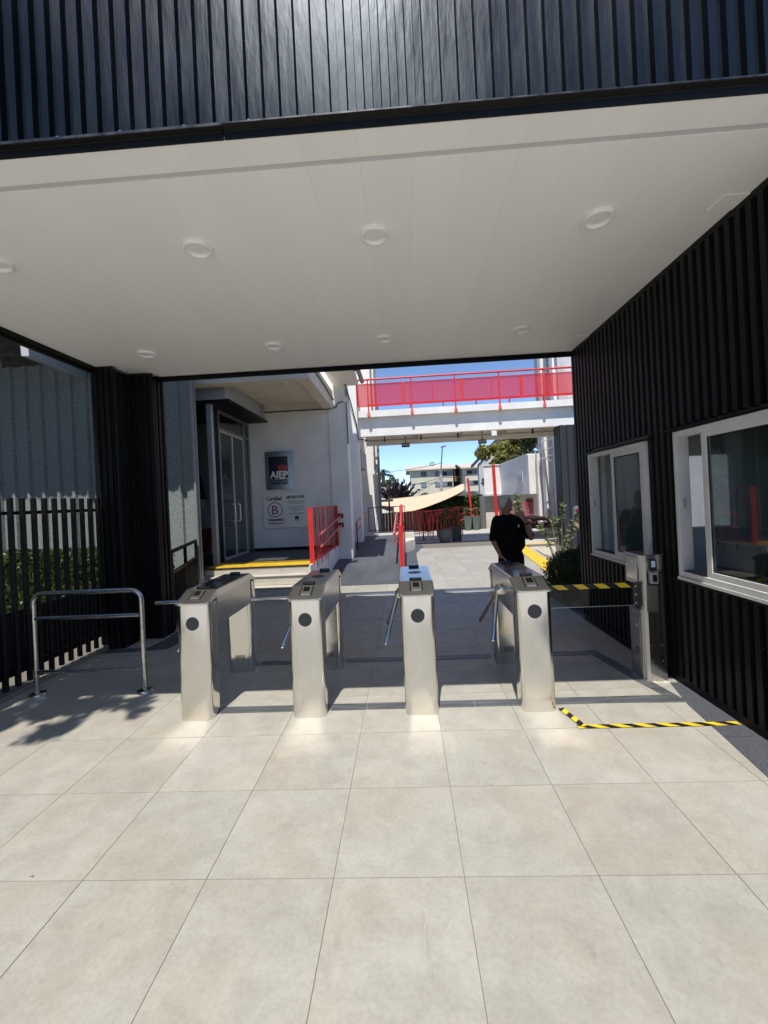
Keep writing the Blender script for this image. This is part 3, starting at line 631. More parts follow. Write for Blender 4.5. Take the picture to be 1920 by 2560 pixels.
for (a, b2, z0, z1) in (W1, W2):
    bevel(MB().box(BX-0.066, BX-0.002, a-0.10, b2+0.10, z1+0.012, z1+0.030).build('window_hood', 'black_metal', bt), 0.003, 1)
    bevel(MB().box(BX-0.052, BX-0.002, a-0.08, b2+0.08, z0-0.052, z0-0.030).build('sill_trim', 'black_metal', bt), 0.003, 1)
for ya, za in ((2.9, .62), (3.3, .61), (2.55, .60), (2.75, .95)): MB().disc((BX-0.0265, ya, za), 0.004, -0.003, 'x', 8).build('screw', 'screw_steel', bt)
# booth shell: rear, ends, roof, inner wall surfaces
for (a, b2, z0, z1) in ((BX+0.012, 3.5, 0, ZC-0.07), (4.35, 5.2, 0, ZC-0.07), (3.501, 4.349, 0, 1.15), (3.501, 4.349, 2.22, ZC-0.07)):
    MB().box(a, b2, 5.742, 5.77, z0, z1).build('end_wall', 'black_cladding_side', bt)
    if z0 < 2.7: MB().box(a, min(b2, 5.17), 5.72, 5.741, max(z0, 0.07), min(z1, 2.7)).build('inner_wall', 'room_grey', bt)
ew = MB().box(3.501, 4.349, 5.715, 5.765, 2.12, 2.219).box(3.501, 4.349, 5.715, 5.765, 1.151, 1.18).box(3.501, 3.54, 5.715, 5.765, 1.181, 2.119).box(4.31, 4.349, 5.715, 5.765, 1.181, 2.119).build('end_window', 'galvanised', bt)
MB().box(3.541, 4.309, 5.735, 5.741, 1.181, 2.119).build('pane', 'frosted_sheet', ew)
MB().box(2.62, 2.68, 5.68, 5.719, 0.1, 2.3).build('door_edge', 'lamp_white', bt)
MB().box(BX+0.012, 5.2, 2.12, 2.15, 0, ZC).build('end_wall', 'black_cladding_side', bt)
MB().box(BX+0.012, 5.17, 2.151, 2.17, 0.07, 2.7).build('inner_wall', 'room_grey', bt)
MB().box(BX+0.012, 5.17, 2.171, 5.719, 0.03, 0.07).build('booth_floor', 'room_dark', bt)
MB().box(BX+0.012, 5.17, 2.171, 5.719, 2.60, 2.63).build('booth_ceiling', 'room_grey', bt)
for (a, b2, z0, z1) in ((2.171, 5.719, 0.071, 0.93), (2.171, 5.719, 2.20, 2.599), (3.72, 4.09, 0.931, 2.199), (5.38, 5.719, 0.931, 2.199)):
    MB().box(BX+0.012, BX+0.03, a, b2, z0, z1).build('inner_wall', 'room_grey', bt)
# back wall; wide unseen window added to let daylight into the booth
for (a, b2, z0, z1) in ((2.171, 2.6, 0.071, 2.599), (5.3, 5.719, 0.071, 2.599), (2.601, 5.299, 0.071, 0.9), (2.601, 5.299, 2.2, 2.599)):
    MB().box(5.172, 5.2, a, b2, z0, z1).build('back_wall', 'room_grey', bt)
rw = MB().box(5.16, 5.171, 2.60, 2.65, 0.9, 2.2).box(5.16, 5.171, 5.25, 5.3, 0.9, 2.2).box(5.16, 5.171, 2.651, 5.249, 0.9, 0.95).box(5.16, 5.171, 2.651, 5.249, 2.15, 2.2).box(5.16, 5.171, 3.90, 3.96, 0.951, 2.149).build('added_window', 'white_pvc', bt)
MB().box(5.175, 5.18, 2.651, 5.249, 0.951, 2.149).build('pane', 'clear_glass', rw)
def sliding_window(Wn, mull, near_open):
    a, b2, z0, z1 = Wn; fx0, fx1 = BX-0.058, BX+0.045; w = 0.045
    fr = MB()
    fr.box(fx0, fx1, a, a+w, z0, z1).box(fx0, fx1, b2-w, b2, z0, z1).box(fx0, fx1, a+w, b2-w, z0, z0+w).box(fx0, fx1, a+w, b2-w, z1-w, z1)
    wf = fr.build('window', 'white_pvc', bt); bevel(wf, 0.003, 1)
    MB().box(fx0-0.012, fx0+0.0, a-0.0, b2, z0-0.026, z0-0.002).build('sill', 'white_pvc', wf)
    MB().box(fx0+0.02, fx1-0.02, a+w, b2-w, z0+w+0.0005, z0+w+0.008).build('track', 'gasket', wf)
    # sliding sash on the outer track, nearer the street
    def sash(y0, y1, x0, mat='white_pvc', pw=0.058):
        zz0, zz1 = z0+0.035, z1-0.035; s = MB()
        s.box(x0, x0+0.034, y0, y0+pw, zz0, zz1).box(x0, x0+0.034, y1-pw, y1, zz0, zz1).box(x0, x0+0.034, y0+pw, y1-pw, zz0, zz0+pw).box(x0, x0+0.034, y0+pw, y1-pw, zz1-pw, zz1)
        o = s.build('sash', mat, wf); bevel(o, 0.003, 1)
        g = MB(); gw = 0.009
        g.box(x0+0.006, x0+0.012, y0+pw, y0+pw+gw, zz0+pw, zz1-pw).box(x0+0.006, x0+0.012, y1-pw-gw, y1-pw, zz0+pw, zz1-pw).box(x0+0.006, x0+0.012, y0+pw+gw, y1-pw-gw, zz0+pw, zz0+pw+gw).box(x0+0.006, x0+0.012, y0+pw+gw, y1-pw-gw, zz1-pw-gw, zz1-pw)
        g.build('gasket', 'gasket', wf)
        MB().box(x0+0.014, x0+0.019, y0+pw-0.002, y1-pw+0.002, zz0+pw-0.002, zz1-pw+0.002).build('pane', 'dark_glass', wf)
    sash(a+0.04, mull+0.03, fx0+0.006)
    sash(a+0.10, mull+0.09, fx0+0.048)      # second sash parked behind the first
    MB().box(fx0+0.03, fx0+0.045, b2-w-0.022, b2-w-0.004, (z0+z1)/2-0.03, (z0+z1)/2+0.05).build('latch', 'grey_plastic', wf)
    return wf
w1 = sliding_window(W1, 4.76, True); tag(w1, label='smaller farther sliding window with its far half open')
w2 = sliding_window(W2, 3.33, True); tag(w2, label='larger nearer sliding window running out of view')
# things inside
dk = thing('booth_desk', (2.75, 3.8, 0.07), 'dark desk inside the booth below the open windows', 'desk')
MB().box(2.42, 2.95, 2.4, 5.5, 0.80, 0.83).build('desk_top', 'room_dark', dk)
for y in (2.45, 4.0, 5.45): MB().box(2.45, 2.9, y-0.02, y+0.02, 0.07, 0.80).build('leg', 'black_metal', dk)
mo = thing('monitor', (2.70, 3.52, 0.83), 'black monitor seen through the open half of the nearer booth window', 'monitor')
bevel(MB().box(2.66, 2.69, 3.30, 3.80, 0.90, 1.24).build('screen', 'black_plastic', mo), 0.006, 2); MB().box(2.67, 2.70, 3.5, 3.6, 0.85, 0.90).build('stem', 'black_plastic', mo); MB().box(2.62, 2.76, 3.42, 3.68, 0.831, 0.85).build('foot', 'black_plastic', mo)
ch = thing('office_chair', (3.05, 5.0, 0.07), 'grey office chair with rounded back inside the farther booth window', 'chair')
bk = MB(); rr = []
for i in range(9):
    z = 0.72+0.60*i/8; w = 0.21*(1-((i-3.5)/5.6)**4); rr.append([(3.12+0.05*math.cos(t)+0.04*abs(math.sin(t)), 4.98+w*math.sin(t), z) for t in np.linspace(0, 2*PI, 16, endpoint=False)])
bk.loft(rr).build('backrest', 'room_grey', ch); MB().disc((3.0, 4.98, 0.50), 0.23, 0.07, n=20).build('seat', 'black_cloth', ch); MB().tube([(3.05, 4.98, 0.2), (3.05, 4.98, 0.5)], 0.03).build('column', 'black_metal', ch)
for k_ in range(5): MB().bar((3.05, 4.98, 0.20), (3.05+0.28*math.cos(k_*1.2566), 4.98+0.28*math.sin(k_*1.2566), 0.12), 0.04, 0.03).build('leg', 'black_metal', ch)
pb = thing('paper_box', (2.6, 4.98, 0.831), 'orange red paper folder lying on the desk in the farther window', 'folder')
MB().obox((2.58, 4.93, 0.99), (0.06, 0, 0.02), (0, 0.13, 0), (0, 0, 0.012)).build('cover', 'orange_paper', pb); MB().box(2.5, 2.66, 4.80, 5.06, 0.831, 0.965).build('stack', 'black_plastic', pb)

# ================================================================== BLACK COLUMN (left)
colm = thing('clad_column', (-3.6, 5.5, 0), 'stepped black ribbed column at the left end of the passage', 'column')
def cc(*a, **k): corrugated(*a, **k).build('cladding_panel', 'black_cladding_side', colm)
cc(5.22, -3.90, -3.66, 0.0, ZC-0.04, 0.08, 0.04, 0.022, 'x', -1, phase=-3.9)
cc(-3.662, 5.222, 5.578, 0.0, ZC-0.04, 0.0935, 0.046, 0.022, 'y', 1, phase=5.23)
cc(5.58, -3.659, -3.40, 0.0, ZC-0.04, 0.086, 0.042, 0.022, 'x', -1, phase=-3.64)
cc(-3.378, 5.60, 5.79, 0.0, ZC-0.07, 0.0935, 0.046, 0.022, 'y', 1, phase=5.62)
bevel(MB().box(-3.399, -3.35, 5.558, 5.600, 0, ZC-0.04).build('corner_trim', 'black_metal', colm), 0.003, 1)
bevel(MB().box(-3.388, -3.345, 5.788, 5.83, 0, ZC-0.065).build('corner_trim', 'black_metal', colm), 0.003, 1)
MB().box(-3.93, -3.379, 5.795, 5.83, 0, ZC-0.07).build('back_cladding', 'black_cladding_side', colm)
MB().box(-3.93, -3.90, 5.20, 5.795, 0, ZC-0.05).build('side_cladding', 'black_cladding_side', colm)
for p in (((-3.93, -3.635), (5.192, 5.219)), ((-3.66, -3.345), (5.552, 5.577))): MB().box(p[0][0], p[0][1], p[1][0], p[1][1], ZC-0.039, ZC-0.006).build('top_trim', 'black_metal', colm)

# ================================================================== SLATTED FENCE (left)
fn = thing('slatted_fence', (-3.9, 3.8, 0), 'black vertical slat fence running up to the stepped column', 'fence')
first = None; y = 1.08
while y < 5.18:
    if first is None:
        first = MB().box(-3.885, -3.840, -0.0175, 0.0175, 0.085, 1.93).build('slat', 'black_metal', fn); first.location.y = y-0*3.8; first.location = Vector((0, 0, 0)); bevel(first, 0.003, 1); base_y = ORI[fn.name].y
        for v in first.data.vertices: v.co.y += base_y-0.0
        s0 = first
    else: s0 = first.copy(); COL.objects.link(s0); s0.parent = fn
    s0.location = (0, y-base_y, 0); y += 0.1305
MB().box(-3.935, -3.895, 1.0, 5.20, 1.765, 1.80).build('rail', 'black_metal', fn)
MB().box(-3.935, -3.895, 1.0, 5.20, 0.20, 0.25).build('rail', 'black_metal', fn)
MB().box(-3.99, -3.945, 1.0, 5.20, 0.165, 0.80).build('shade_backing', 'black_metal', fn)  # black sheet added for the dark, shaded hedge side between the slats
MB().box(-3.90, -3.852, 1.0, 5.20, -0.003, 0.05).build('kerb', 'grout', fn)
# ================================================================== TURNSTILES
TL, TW, LEAN = 1.14, 0.281, 0.024
def rrect(cx, cy, hx, hy, r, n=5):
    pts = []
    for qx, qy, a0 in ((1, 1, 0), (-1, 1, PI/2), (-1, -1, PI), (1, -1, 3*PI/2)):
        for i in range(n+1):
            a = a0+PI/2*i/n; pts.append((cx+qx*(hx-r)+r*math.cos(a), cy+qy*(hy-r)+r*math.sin(a)))
    return pts
def make_turnstile():
    t = thing('turnstile', (0, 0, 0), 'x', 'turnstile', 'steel tripod turnstiles in a row')
    h = TW/2
    # columns: front one bulges a little towards the approach side
    for nm, y0, y1 in (('front_column', 0.0, 0.20), ('rear_column', TL-0.18, TL)):
        c = (y0+y1)/2; fr = nm[0] == 'f'
        rings = []
        for z, s in ((0.0, 0.950), (0.012, 0.953), (0.5, 0.975), (0.945, 1.0)):
            ln = LEAN*z/0.945          # the outer face leans back a little towards the top
            a_, b_ = (y0+ln, y1) if fr else (y0, y1-ln)
            rings.append([(x, y, z) for x, y in rrect(0, (a_+b_)/2, h*s, (b_-a_)/2, 0.045, 5)])
        o = MB().loft(rings).build(nm, 'brushed_steel', t)
    # housing between the columns with side seams
    MB().box(-h+0.006, h-0.006, 0.195, TL-0.175, 0.725, 0.945).build('housing', 'brushed_steel_side', t)
    MB().box(-h+0.003, h-0.003, 0.19, TL-0.17, 0.9465, 0.972).build('seam_band', 'brushed_steel_side', t)
    # lid: chamfered prism with rounded plan ends
    def sec(y, zt, w, zb=0.948):
        r = 0.012; return [(-w, y, zb), (w, y, zb), (w, y, zt-r), (w-r*0.4, y, zt-r*0.3), (w-r*1.6, y, zt), (-w+r*1.6, y, zt), (-w+r*0.4, y, zt-r*0.3), (-w, y, zt-r)]
    secs = [sec(0.010, 0.956, h-0.028, 0.9475), sec(0.014, 0.959, h-0.010, 0.9475), sec(0.024, 0.963, h+0.003, 0.9475), sec(0.045, 0.972, h+0.006, 0.9475)]
    secs += [sec(0.19, 1.038, h+0.004, 0.974)]
    bt_ = [sec(0.19, 1.038, h+0.004, 0.974), sec(TL-0.18, 1.038, h+0.004, 0.974)]
    re_ = [sec(TL-0.18, 1.038, h+0.004, 0.974), sec(TL-0.045, 0.972, h+0.006, 0.9475), sec(TL-0.024, 0.963, h+0.002, 0.9475), sec(TL-0.010, 0.956, h-0.028, 0.9475)]
    MB().loft(secs, smooth=False).build('front_cap', 'brushed_steel_side', t)
    MB().loft([sec(0.1905, 1.038, h+0.004, 0.974), sec(TL-0.1805, 1.038, h+0.004, 0.974)], smooth=False).build('lid', 'lid_steel', t)
    MB().loft(re_, smooth=False).build('rear_cap', 'brushed_steel_side', t)
    # reader on the sloping cap
    sl_ = (1.038-0.972)/0.145
    def onslope(x, y, up=0.0): return Vector((x, y-up*0.35, 0.972+(y-0.045)*sl_+up))
    ax = Vector((1, 0, 0)); ay = Vector((0, 1, sl_)).normalized(); az = ax.cross(ay)
    c = onslope(0.0, 0.118)
    rd = MB().obox(c+az*0.004, ax*0.040, ay*0.058, az*0.006).build('reader', 'brushed_steel', t); bevel(rd, 0.003, 2)
    MB().obox(c+az*0.0105+ay*0.012, ax*0.027, ay*0.031, az*0.0008).build('window', 'smoked_plastic', rd)
    for sx_ in (-1, 1): MB().obox(c+az*0.0012+ax*0.049*sx_+ay*0.003, ax*0.0035, ay*0.062, az*0.0012).build('slot', 'black_plastic', rd)
    for y in (0.225, TL-0.22):
        bx_ = MB().prism(rrect(0.0, y, 0.052, 0.024, 0.02, 4), 1.0385, 1.060).build('indicator', 'smoked_plastic', t); bevel(bx_, 0.005, 2, 60)
    MB().disc((0, TL/2+0.03, 1.0383), 0.062, 0.0014, n=36).build('top_disc', 'black_disc', t)
    q0 = Vector((0, LEAN*0.79/0.945+0.0005, 0.79)); nn = Vector((0, -1, LEAN/0.945)).normalized(); MB().tube([q0, q0+nn*0.002], 0.0555, 36).build('sensor_disc', 'black_disc', t)
    # service door with vents and lock on the inner face of the rear column
    yd = TL-0.18
    dr = MB(); dr.box(-0.098, 0.098, yd-0.003, yd-0.0005, 0.11, 0.70).build('service_door', 'brushed_steel', t)
    dr = bpy.data.objects[[o.name for o in t.children if o.name.startswith('service_door')][0]]
    for k in range(10): MB().box(-0.052+k*0.0105, -0.047+k*0.0105, yd-0.0038, yd-0.003, 0.13, 0.185).build('vent_slot', 'gasket', dr)
    lk = MB().disc((0.0, yd-0.003, 0.655), 0.011, -0.004, 'y', 14).build('lock', 'screw_steel', dr)
    MB().box(-0.098, 0.098, yd-0.0034, yd-0.0005, 0.702, 0.705).build('door_seam', 'gasket', t)
    # tripod on the left side
    hc = Vector((-h-0.002, 0.60, 0.845)); a = Vector((-1, 0, -1)).normalized()
    hb = MB().tube([hc-a*0.03, hc+a*0.025, hc+a*0.045, hc+a*0.055], 0.04, 20, radii=[0.052, 0.050, 0.040, 0.02]).build('hub', 'brushed_steel', t)
    base = Vector((-1, 0, 0)); perp = base-a*base.dot(a); cr = a.cross(perp)
    for k in range(3):
        d = a*base.dot(a)+perp*math.cos(k*2*PI/3)+cr*math.sin(k*2*PI/3); d.normalize()
        p0 = hc+a*0.028+Vector((0, 0, 0.02)); Ln = 0.50
        q = [p0+d*0.02, p0+d*(Ln-0.006), p0+d*Ln, p0+d*(Ln+0.002)]
        arm = MB().tube(q, 0.019, 18, radii=[0.019, 0.019, 0.016, 0.010]).build('arm', 'chrome_tube', t)
        MB().tube([p0+d*0.0, p0+d*0.045], 0.024, 14).build('clamp', 'brushed_steel', arm)
        for w in (0.028, 0.04):
            MB().ball(p0+d*w+Vector((0, -0.023, 0.004)), 0.006, 0.005, 0.006, 8, 5).build('bolt', 'screw_steel', arm)
    MB().box(-h+0.02, h-0.02, 0.02, 0.19, 0.0, 0.004).build('foot_plate', 'plate_steel', t)
    return t
ts = make_turnstile(); tl = ['leftmost steel turnstile, standing next to the tubular guard rail', 'steel turnstile second from the left, in front of the stone steps',
     'steel turnstile whose top mirrors blue sky, third from the left', 'rightmost steel turnstile, striped tape stuck at its foot']
TX = (-1.790, -0.853, 0.063, 0.992)
ts.location = (TX[0], 3.36, 0); ts['label'] = tl[0]
for x, lb in zip(TX[1:], tl[1:]): copy_tree(ts, (x, 3.36, 0), lb)

# ------------------------------------------------------------------ guard rail (left)
gr = thing('guard_rail', (-3.115, 3.93, 0), 'worn steel tube guard rail with two cross bars beside the slat fence', 'guard rail')
xa, xb, yr, zt, rc = -3.655, -2.575, 3.93, 0.985, 0.10
arcL = [(xa+rc-rc*math.cos(a), yr, zt-rc+rc*math.sin(a)) for a in np.linspace(0, PI/2, 8)]
arcR = [(xb-rc+rc*math.sin(a), yr, zt-rc+rc*math.cos(a)) for a in np.linspace(0, PI/2, 8)]
MB().tube([(xa, yr, 0.01)]+arcL+arcR+[(xb, yr, 0.01)], 0.0235, 16).build('frame', 'worn_tube', gr)
for z, r in ((0.743, 0.020), (0.224, 0.0185)): MB().tube([(xa+0.02, yr, z), (xb-0.02, yr, z)], r, 14).build('cross_bar', 'worn_tube', gr)
for x in (xa, xb):
    o = MB().tube([(x, yr, 0.0005), (x, yr, 0.012), (x, yr, 0.022), (x, yr, 0.026)], 0.07, 26, radii=[0.074, 0.074, 0.066, 0.03]).build('base_flange', 'worn_tube', gr)

# ------------------------------------------------------------------ swing gate post with glass wing
gp = thing('gate_post', (2.15, 3.95, 0), 'stainless swing gate post with card reader beside the booth wall', 'gate post')
gx0, gx1, gy0, gy1, gzt = 2.098, 2.262, 3.832, 4.05, 1.135
full_ = [(gx0+0.018, gy0), (gx1, gy0), (gx1, gy1), (gx0+0.03, gy1), (gx0, gy0+0.03)]
MB().prism([(gx0+0.022, gy0), (gx1, gy0), (gx1, gy0+0.05), (gx0+0.022, gy0+0.05)], 0.001, gzt-0.012).build('front_plate', 'polished_steel', gp)
MB().prism([(gx0+0.001, gy0+0.021), (gx0+0.0215, gy0), (gx0+0.0215, gy0+0.05), (gx0+0.001, gy0+0.05)], 0.001, gzt-0.012).build('chamfer_strip', 'aluminium_light', gp)
MB().box(gx0+0.075, gx1-0.001, gy0+0.0505, gy1+0.02, 0.001, gzt-0.012).build('body', 'brushed_steel_side', gp)
lo = MB().box(gx0-0.018, gx0+0.0745, gy0+0.0505, gy1+0.02, 0.001, 0.63).build('lower_cabinet', 'brushed_steel_side', gp)
up_ = MB().box(gx0-0.030, gx0+0.0745, gy0+0.0505, gy1+0.03, 0.862, gzt-0.012).build('upper_cabinet', 'brushed_steel_side', gp)
bevel(MB().box(gx0-0.04, gx1+0.008, gy0-0.010, gy1+0.04, gzt-0.0115, gzt-0.001).build('cap', 'brushed_steel', gp), 0.003, 1)
MB().box(gx0-0.0195, gx0-0.0182, gy0+0.07, gy1-0.0, 0.05, 0.55).build('door', 'brushed_steel', lo); MB().box(gx0-0.0315, gx0-0.0302, gy0+0.065, gy1+0.01, 0.90, gzt-0.035).build('door', 'brushed_steel', up_)
MB().box(gx0-0.0190, gx0-0.0182, gy0+0.08, gy1-0.02, 0.575, 0.605).build('name_plate', 'brushed_steel', lo)
for o_, z, mt in ((lo, 0.47, 'screw_steel'), (lo, 0.26, 'gasket'), (up_, 1.06, 'screw_steel')): MB().disc((gx0-(0.0316 if o_ is up_ else 0.0196), 3.965, z), 0.010, -0.004, 'x', 12).build('lock', mt, o_)
MB().tube([(gx0+0.012, gy0+0.05, 0.63), (gx0+0.012, gy0+0.05, 0.862)], 0.014, 16).build('hinge_tube', 'aluminium_light', gp)
for a, b2 in (((gx0+0.0, gy0+0.004), (gx0+0.10, gy0-0.012)),): MB().obox((gx0+0.055, gy0-0.016, 0.745), (0.045, -0.006, 0), (0, 0.004, 0), (0, 0, 0.115)).build('side_plate', 'polished_steel', gp)
cl_ = MB().box(2.018, 2.092, gy0+0.020, gy0+0.026, 0.668, 0.885).box(2.018, 2.092, gy0+0.040, gy0+0.046, 0.668, 0.885).build('glass_clamp', 'brushed_steel', gp)
for z in (0.70, 0.775, 0.85): MB().disc((2.04, gy0+0.020, z), 0.009, -0.006, 'y', 12).build('bolt', 'screw_steel', cl_)
for x, z in ((2.14, 0.32), (2.235, 0.32), (2.14, 0.18), (2.235, 0.18)): MB().disc((x, gy0, z), 0.006, -0.004, 'y', 10).build('bolt', 'screw_steel', gp)
for k_ in range(8):
    a = k_*PI/4; MB().bar((2.187+0.012*math.cos(a), gy0-0.0006, 0.215+0.012*math.sin(a)), (2.187+0.024*math.cos(a), gy0-0.0006, 0.215+0.024*math.sin(a)), 0.004, 0.001, (0, 1, 0)).build('speaker_slot', 'gasket', gp)
rd = bevel(MB().box(2.142, 2.206, gy0-0.016, gy0-0.0005, 0.985, 1.09).build('card_holder', 'black_plastic', gp), 0.004, 2)
MB().box(2.158, 2.192, gy0-0.0185, gy0-0.0165, 1.022, 1.078).build('card', 'id_card', rd)
rd = bevel(MB().box(2.150, 2.214, gy0-0.022, gy0-0.0005, 0.874, 0.976).build('card_reader', 'grey_plastic', gp), 0.006, 3)
MB().box(2.163, 2.201, gy0-0.0235, gy0-0.0222, 0.893, 0.955).build('screen', 'black_plastic', rd)
MB().tube([(2.152, gy0-0.01, 0.955), (2.142, gy0-0.014, 0.965), (2.140, gy0-0.014, 0.985), (2.148, gy0-0.012, 0.997)], 0.003, 8).build('cable', 'grey_plastic', rd)
gw = thing('glass_wing', (1.6, 3.865, 0.67), 'low clear glass gate wing edged with black and yellow tape', 'glass gate')
GX0, GX1 = 1.170, 2.045
MB().box(GX0, GX1, gy0+0.0275, gy0+0.0385, 0.682, 0.882).build('pane', 'gate_glass', gw)
MB().box(GX0, 2.017, gy0+0.0275, gy0+0.0385, 0.678, 0.6815).build('lower_edge', 'aluminium_light', gw)
def stripes(name_y, name_b, x0, x1, z0, z1, y, pitch, slant, parent, dir_=1):
    """diagonal yellow stripes across a black band standing in the x-z plane at y"""
    x = x0-0.06; k = 0
    while x < x1+0.05:
        poly = [(x, z1), (x+pitch*0.5, z1), (x+pitch*0.5+slant, z0), (x+slant, z0)]
        for c_ in ((-1, 0, -x0), (1, 0, x1)): poly = clip(poly, *c_)
        if len(poly) > 2: MB().prism(poly, y-0.0012, y-0.0006, 'y').build(name_y, 'tape_yellow', parent)
        x += pitch
tp = MB().box(GX0, 2.017, gy0+0.0262, gy0+0.0272, 0.842, 0.886).build('tape', 'tape_black', gw)
stripes('yellow_stripe', '', GX0, 2.017, 0.8425, 0.8855, gy0+0.0262, 0.1845, 0.058, tp)
tp2 = MB().box(GX0, 2.017, gy0+0.0390, gy0+0.0400, 0.842, 0.886).build('tape', 'tape_black', gw)
# tape stuck on the floor
ft = thing('floor_tape', (1.7, 3.13, 0), 'black and yellow striped tape stuck on the floor from turnstile foot to booth', 'floor tape')
def ground_tape(p0, p1, w, pitch, slant, z0):
    p0, p1 = Vector((*p0, 0)), Vector((*p1, 0)); d = (p1-p0); Ln = d.length; d.normalize(); nrm = Vector((-d.y, d.x, 0))
    def q(s, t, z): v = p0+d*s+nrm*t; return (v.x, v.y)
    tb = MB().prism([q(0, -w/2, 0), q(Ln, -w/2, 0), q(Ln, w/2, 0), q(0, w/2, 0)], z0, z0+0.0007).build('tape', 'tape_black', ft)
    s = -0.1
    while s < Ln:
        poly = [(s, w/2), (s+pitch*0.5, w/2), (s+pitch*0.5+slant, -w/2), (s+slant, -w/2)]
        for c_ in ((-1, 0, 0), (1, 0, Ln)): poly = clip(poly, *c_)
        if len(poly) > 2: MB().prism([q(a, b2, 0) for a, b2 in poly], z0+0.0009, z0+0.0012).build('yellow_stripe', 'tape_yellow', tb)
        s += pitch
ground_tape((1.165, 3.40), (1.235, 3.13), 0.048, 0.115, 0.030, 0.0062)
ground_tape((1.19, 3.128), (2.325, 3.122), 0.048, 0.165, 0.075, 0.0047)

# ================================================================== WHITE BUILDING (left, beyond)
lb = thing('white_building', (-3, 14, 0), 'white plastered campus building with pillars on the left of the courtyard', 'building')
YW = 11.30
MB().box(-9.0, -1.95, YW, YW+0.3, 0.3, 4.9).build('front_wall', 'white_paint', lb)
MB().box(-4.16, -1.96, YW-0.02, YW-0.001, PZ-0.002, PZ+0.075).build('skirting', 'black_metal', lb)
bevel(MB().box(-1.949, -1.45, YW-0.03, YW+0.5, 0.0, 7.6).build('pillar', 'white_paint', lb), 0.012, 2)
MB().box(-3.2, -1.80, YW+0.51, 22, -0.1, 7.6).build('side_wall', 'white_paint', lb)
bevel(MB().box(-1.799, -1.40, 13.6, 14.05, 0.0, 7.6).build('pillar', 'white_paint', lb), 0.012, 2)
bevel(MB().box(-1.799, -1.02, 17.7, 18.15, 0.3, 8.2).build('pillar', 'white_paint', lb), 0.012, 2)
MB().box(-1.799, -1.45, 15.0, 16.9, 2.95, 3.6).build('window_hood', 'grey_render', lb)
wn = MB().box(-1.799, -1.77, 14.4, 17.4, 1.3, 2.9).build('window', 'aluminium', lb); MB().box(-1.769, -1.765, 14.5, 17.3, 1.4, 2.8).build('pane', 'window_dark', wn)
for x, y in ((-1.62, 13.58), (-1.05, 17.67)): MB().tube([(x-0.12, y-0.03, 3.0), (x-0.12, y-0.03, 7.6)], 0.035, 10).build('drain_pipe', 'pole_grey', lb)
MB().tube([(-1.0, 17.6, 0.3), (-1.0, 17.6, 7.9)], 0.05, 10).build('drain_pipe', 'pole_grey', lb)
MB().tube([(-1.43, 11.26, 3.3), (-1.43, 11.26, 7.5)], 0.02, 8).build('conduit', 'pole_grey', lb)
# porch slab above the doors: beams around a sunk soffit
ps = thing('porch_roof', (-3, 9.8, 4.27), 'cream porch slab with sunk soffit above the glass entrance', 'porch roof')
px1 = -1.80
MB().box(-6.0, px1, 8.37, 8.62, 4.27, 4.75).build('front_beam', 'cream_paint', ps)
MB().box(px1-0.25, px1-0.001, 8.621, YW-0.032, 4.27, 4.75).build('side_beam', 'cream_paint', ps)
MB().box(-6.0, px1-0.251, 8.621, YW-0.002, 4.46, 4.75).build('soffit', 'cream_paint', ps)
MB().box(-3.70, px1-0.251, YW-0.06, YW-0.003, 4.27, 4.459).build('rear_beam', 'cream_paint', ps)
pl_ = MB().disc((-2.62, 9.2, 4.459), 0.14, -0.035, n=30, r2=0.13).build('porch_lamp', 'lamp_white', ps); MB().disc((-2.62, 9.2, 4.423), 0.10, -0.004, n=26).build('diffuser', 'grey_render', pl_)
MB().tube([(-3.68, YW-0.075, 4.262), (-1.9, YW-0.075, 4.262), (-1.72, YW-0.05, 4.30), (-1.66, YW-0.05, 4.42), (-1.47, YW-0.05, 4.45)], 0.014, 8).build('cable', 'black_metal', ps)
MB().tube([(-3.4, 8.35, 4.40), (-2.6, 8.35, 4.50), (-1.95, 8.35, 4.56)], 0.012, 8).build('cable', 'black_metal', ps)
MB().tube([(-1.78, 8.5, 4.60), (-1.775, 10.0, 4.56), (-1.775, 11.2, 4.50)], 0.024, 8).build('conduit', 'pole_grey', ps)
MB().tube([(-1.44, 11.22, 4.9), (-1.40, 11.9, 4.6), (-1.36, 12.9, 4.1), (-1.38, 13.56, 3.75), (-1.1, 13.7, 3.72)], 0.018, 8).build('cable', 'black_metal', ps)
MB().tube([(-1.44, 11.22, 4.8), (-1.41, 11.9, 4.45), (-1.37, 12.9, 4.0), (-1.39, 13.56, 3.68), (-1.1, 13.7, 3.66)], 0.012, 8).build('cable', 'grey_plastic', ps)
jb = bevel(MB().box(-1.52, -1.40, YW-0.075, YW-0.031, 4.42, 4.56).build('junction_box', 'white_paint', ps), 0.004, 1)
fl_ = thing('floodlight', (-1.72, 8.62, 4.7), 'white floodlight on the corner of the porch roof', 'floodlight')
MB().obox((-1.70, 8.65, 4.72), (0.10, 0.02, 0.03), (0, 0.10, -0.06), (0, 0.03, 0.05)).build('housing', 'white_pvc', fl_); MB().obox((-1.70, 8.62, 4.665), (0.075, 0.015, 0.02), (0, 0.072, -0.045), (0, 0.002, 0.003)).build('lens', 'grey_plastic', fl_)
ev = thing('roof_eave', (-1.3, 10.4, 5.0), 'brown tiled eave with gutter above the porch side', 'eave')
MB().obox((-1.35, 10.3, 5.28), (0.36, 0, 0.22), (0, 1.25, 0), (-0.02, 0, 0.035)).build('roof_sheet', 'eave_brown', ev); MB().tube([(-1.0, 9.05, 5.05), (-1.0, 11.5, 5.02)], 0.06, 10).build('gutter', 'pole_grey', ev); MB().box(-1.78, -1.10, 9.06, 11.4, 4.90, 5.0).build('eave_board', 'white_paint', ev)
